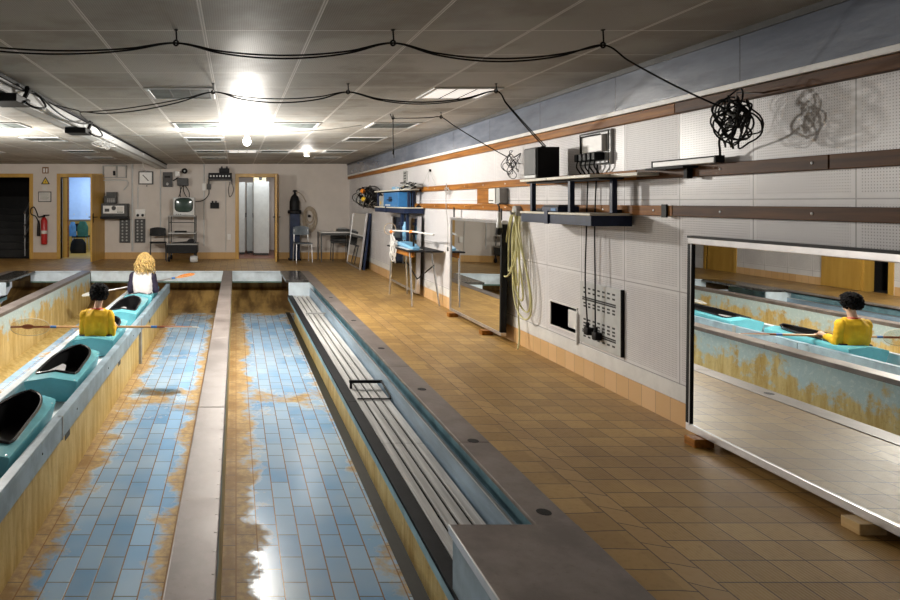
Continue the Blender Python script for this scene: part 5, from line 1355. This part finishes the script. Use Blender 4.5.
# cable duct with boxes and cables
t = thing('cable_duct', (-1.84, 9, ZC), 'long grey metal cable duct under the ceiling over the boats', 'duct')
b = MB(); b.box(-1.95, -1.72, 0, 16.45, 2.235, 2.359); b.build('trunking', 'grey', t)
b = MB(); b.box(-1.717, -1.70, 0, 16.4, 2.325, 2.35, .003); b.build('dark_lip', 'blackmetal', t)
b = MB(); b.box(-1.718, -1.708, 0, 16.4, 2.24, 2.32, .003); b.build('lit_strip', 'lgrey', t)  # paler strip puts the light along the duct side into its colour
b = MB(); b.box(-1.90, -1.77, 0, 16.4, 2.228, 2.236); b.build('cover_strip', 'lgrey', t)
for y, ln, lb in ((5.1, .35, 'black terminal box under the cable duct, nearer the camera'), (7.35, .30, 'black terminal box under the cable duct, farther from the camera')):
    t = thing('terminal_box', (-1.76, y, 2.2), lb, 'box', 'black boxes under the cable duct')
    b = MB(); b.box(-1.86, -1.63, y-ln/2, y+ln/2, 2.165, 2.226, .008); b.build('box', 'black', t)
    b = MB(); b.tube([(-1.66, y+.1, 2.226), (-1.64, y+.13, 2.29), (-1.66, y+.17, 2.32)], .02, 8, smooth=4); b.build('strap', 'black', t, True)
    b = MB(); b.tube([(-1.63, y, 2.19), (-1.57, y+.05, 2.15), (-1.52, y+.2, 2.17), (-1.60, y+.32, 2.27), (-1.69, y+.4, 2.33)], .009, 6, smooth=5); b.build('cable', 'cable', t, True)
coil('white_cable_coil', (-1.74, 9.0, 2.20), .30, .05, 5, .004, 'cablegrey', 'white cable coil dangling under the cable duct', 'cable', 9, .10, .4)
def cable(pts, r, label, mat='cable', smooth=8, group='ceiling cables'):
    b = MB(); b.tube(pts, r, 6, smooth=smooth); return tag(b.build('ceiling_cable', mat, None, True), label, 'cable', group)
def sag(p, q, s, n=5):
    p, q = Vector(p), Vector(q); return [p.lerp(q, k/n)-Vector((0, 0, s*4*(k/n)*(1-k/n))) for k in range(n+1)]
def hook(p, label, h=None, mat='cable'):
    p = Vector(p); b = MB()
    b.tube([(p.x, p.y, ZC), (p.x+.004, p.y, p.z+.01)], .0045, 6); b.lathe([(0, .0), (.012, 0), (.012, -.004)], (p.x, p.y, ZC), 8)
    b.tube([(p.x+.012*math.cos(a), p.y, p.z-.0+.014*math.sin(a)) for a in [2*PI*k/10 for k in range(10)]], .006, 5, True)
    return tag(b.build('cable_hook', mat, None, True), label, 'hook', 'hooks holding the ceiling cables')
H1 = [(px(176, 3.64), 3.64, pz(43, 3.64)), (px(393, 3.64), 3.64, pz(43, 3.64)), (px(603, 3.64), 3.64, pz(45, 3.64))]
H2 = [(px(213, 5.3), 5.3, pz(92, 5.3)), (px(348, 5.3), 5.3, pz(92, 5.3)), (px(496, 5.3), 5.3, pz(91, 5.3))]
for h, lb in zip(H1, ('first cable hook in the nearest row, left', 'cable hook in the nearest row, middle of the ceiling', 'cable hook in the nearest row, toward the blue-grey band')): hook(h, lb)
for h, lb in zip(H2, ('cable hook beside the nearest dark ceiling panel', 'cable hook in the second row, middle of the ceiling', 'cable hook in the second row above the loudspeaker')): hook(h, lb)
S0 = (px(-60, 3.55), 3.55, pz(40, 3.55))
cable(sag(S0, H1[0], .05)+sag(H1[0], H1[1], .085)[1:]+sag(H1[1], H1[2], .08)[1:], .005, 'black cable sagging across the ceiling nearest the camera')
cable(sag((S0[0], S0[1]+.02, S0[2]-.012), H1[0], .06)+sag(H1[0], H1[1], .068)[1:]+sag(H1[1], H1[2], .096)[1:]+sag(H1[2], (2.64, 3.54, 1.90), .02)[1:], .005, 'black cable sagging nearest the camera and running on to the wall bundle')
P0 = (-1.69, 8.0, 2.32)
cable([P0]+sag((-1.55, 6.6, 2.30), H2[0], .06)+sag(H2[0], H2[1], .085)[1:]+sag(H2[1], H2[2], .085)[1:]+sag(H2[2], (2.60, 5.62, 1.89), .01)[1:], .0055, 'black cable from the cable duct over the second hooks to the loudspeaker')
cable(sag((-1.69, 6.2, 2.32), (-1.35, 5.9, 2.215), .0)+sag((-1.25, 5.85, 2.21), H2[0], .02)[1:]+sag(H2[0], H2[1], .055)[1:]+sag(H2[1], H2[2], .10)[1:]+sag(H2[2], (2.63, 5.64, 1.89), .005)[1:], .0045, 'thinner black cable in the second row ending at the loudspeaker')
H3 = [(px(393, 7.2), 7.2, pz(118, 7.2)), (px(441, 7.0), 7.0, pz(117, 7.0))]
hook(H3[0], 'small cable hook above the metal bench'); hook(H3[1], 'small cable hook left of the loudspeaker cables')
cable([(px(386, 7.2), 7.0, 2.34)]+sag(H3[0], H3[1], .006)+sag(H3[1], (2.70, 6.6, 1.86), .012)[1:], .005, 'thin cable from the small hooks to the loose cable knot')
b = MB(); b.tube([H3[0], (H3[0][0], 7.2, pz(140, 7.2)), (H3[0][0]+.01, 7.2, pz(158, 7.2))], .006, 6); b.ell((H3[0][0], 7.2, pz(152, 7.2)), (.011, .011, .03), 2)
tag(b.build('pull_cord', 'cable', None, True), 'dark pull cord hanging from the ceiling in front of the blue-grey band', 'cord')
cable(sag((-1.69, 8.9, 2.32), (-.2, 8.0, 2.33), .05)+sag((-.2, 8.0, 2.33), (1.5, 7.9, 2.33), .07)[1:], .004, 'thin grey cable sagging below the glowing bulb', 'cablegrey')
cable([(-1.69, 3.0, 2.33)]+sag((-1.68, 4.2, 2.30), (-1.66, 5.6, 2.32), .03)+sag((-1.66, 5.6, 2.32), (-1.60, 7.4, 2.30), .09)[1:], .009, 'thick black cable strung along the side of the cable duct')
cable([(-1.70, 12.2, 2.30), (-1.9, 13.5, 2.25), (wb(146), 16.2, 2.2), (wb(147), 16.40, zb_(171))], .012, 'white cable running from the cable duct to the square dial', 'white', 5)

# ------------------------------------------------------------------ light, added ambient fill, camera
def area(name, loc, size, energy, col, rot=(0, 0, 0)):
    L = bpy.data.lights.new(name, 'AREA'); L.energy = energy; L.color = col; L.size = size
    o = bpy.data.objects.new(name, L); o.location = loc; o.rotation_euler = rot; COL.objects.link(o); return o
area('side_room_light', (-4.0, 18.2, 2.45), .9, 30, (.68, .83, 1.0))
area('locker_room_light', (.7, 17.4, 2.45), .8, 22, (.95, .97, 1.0))
for x, y, e in ((1.31, 12.3, LP[3]),):
    L = bpy.data.lights.new('ceiling_lamp_light', 'POINT'); L.energy = e; L.color = (1, .95, .88); L.shadow_soft_size = .08
    o = bpy.data.objects.new('ceiling_lamp_light', L); o.location = (x, y, 2.2); COL.objects.link(o)
w = bpy.data.worlds.new('World'); SC.world = w; w.use_nodes = True
w.node_tree.nodes['Background'].inputs[0].default_value = (.93, .96, 1, 1); w.node_tree.nodes['Background'].inputs[1].default_value = LP[4]  # dim ambient fill, added to enter through the open end behind the camera
cam = bpy.data.cameras.new('camera'); co = bpy.data.objects.new('camera', cam); COL.objects.link(co)
co.location = (0, 0, CH); co.rotation_euler = (PI/2, 0, 0)
cam.sensor_fit = 'HORIZONTAL'; cam.sensor_width = 36; cam.lens = FL*36/900
cam.shift_x = (450-U0)/900; cam.shift_y = -(300-V0)/900; cam.clip_start = .05
SC.camera = co
SC.view_settings.view_transform = 'Standard'; SC.view_settings.look = 'None'
SC.view_settings.gamma = 1; SC.view_settings.use_curve_mapping = False; SC.view_settings.exposure = LP[5]
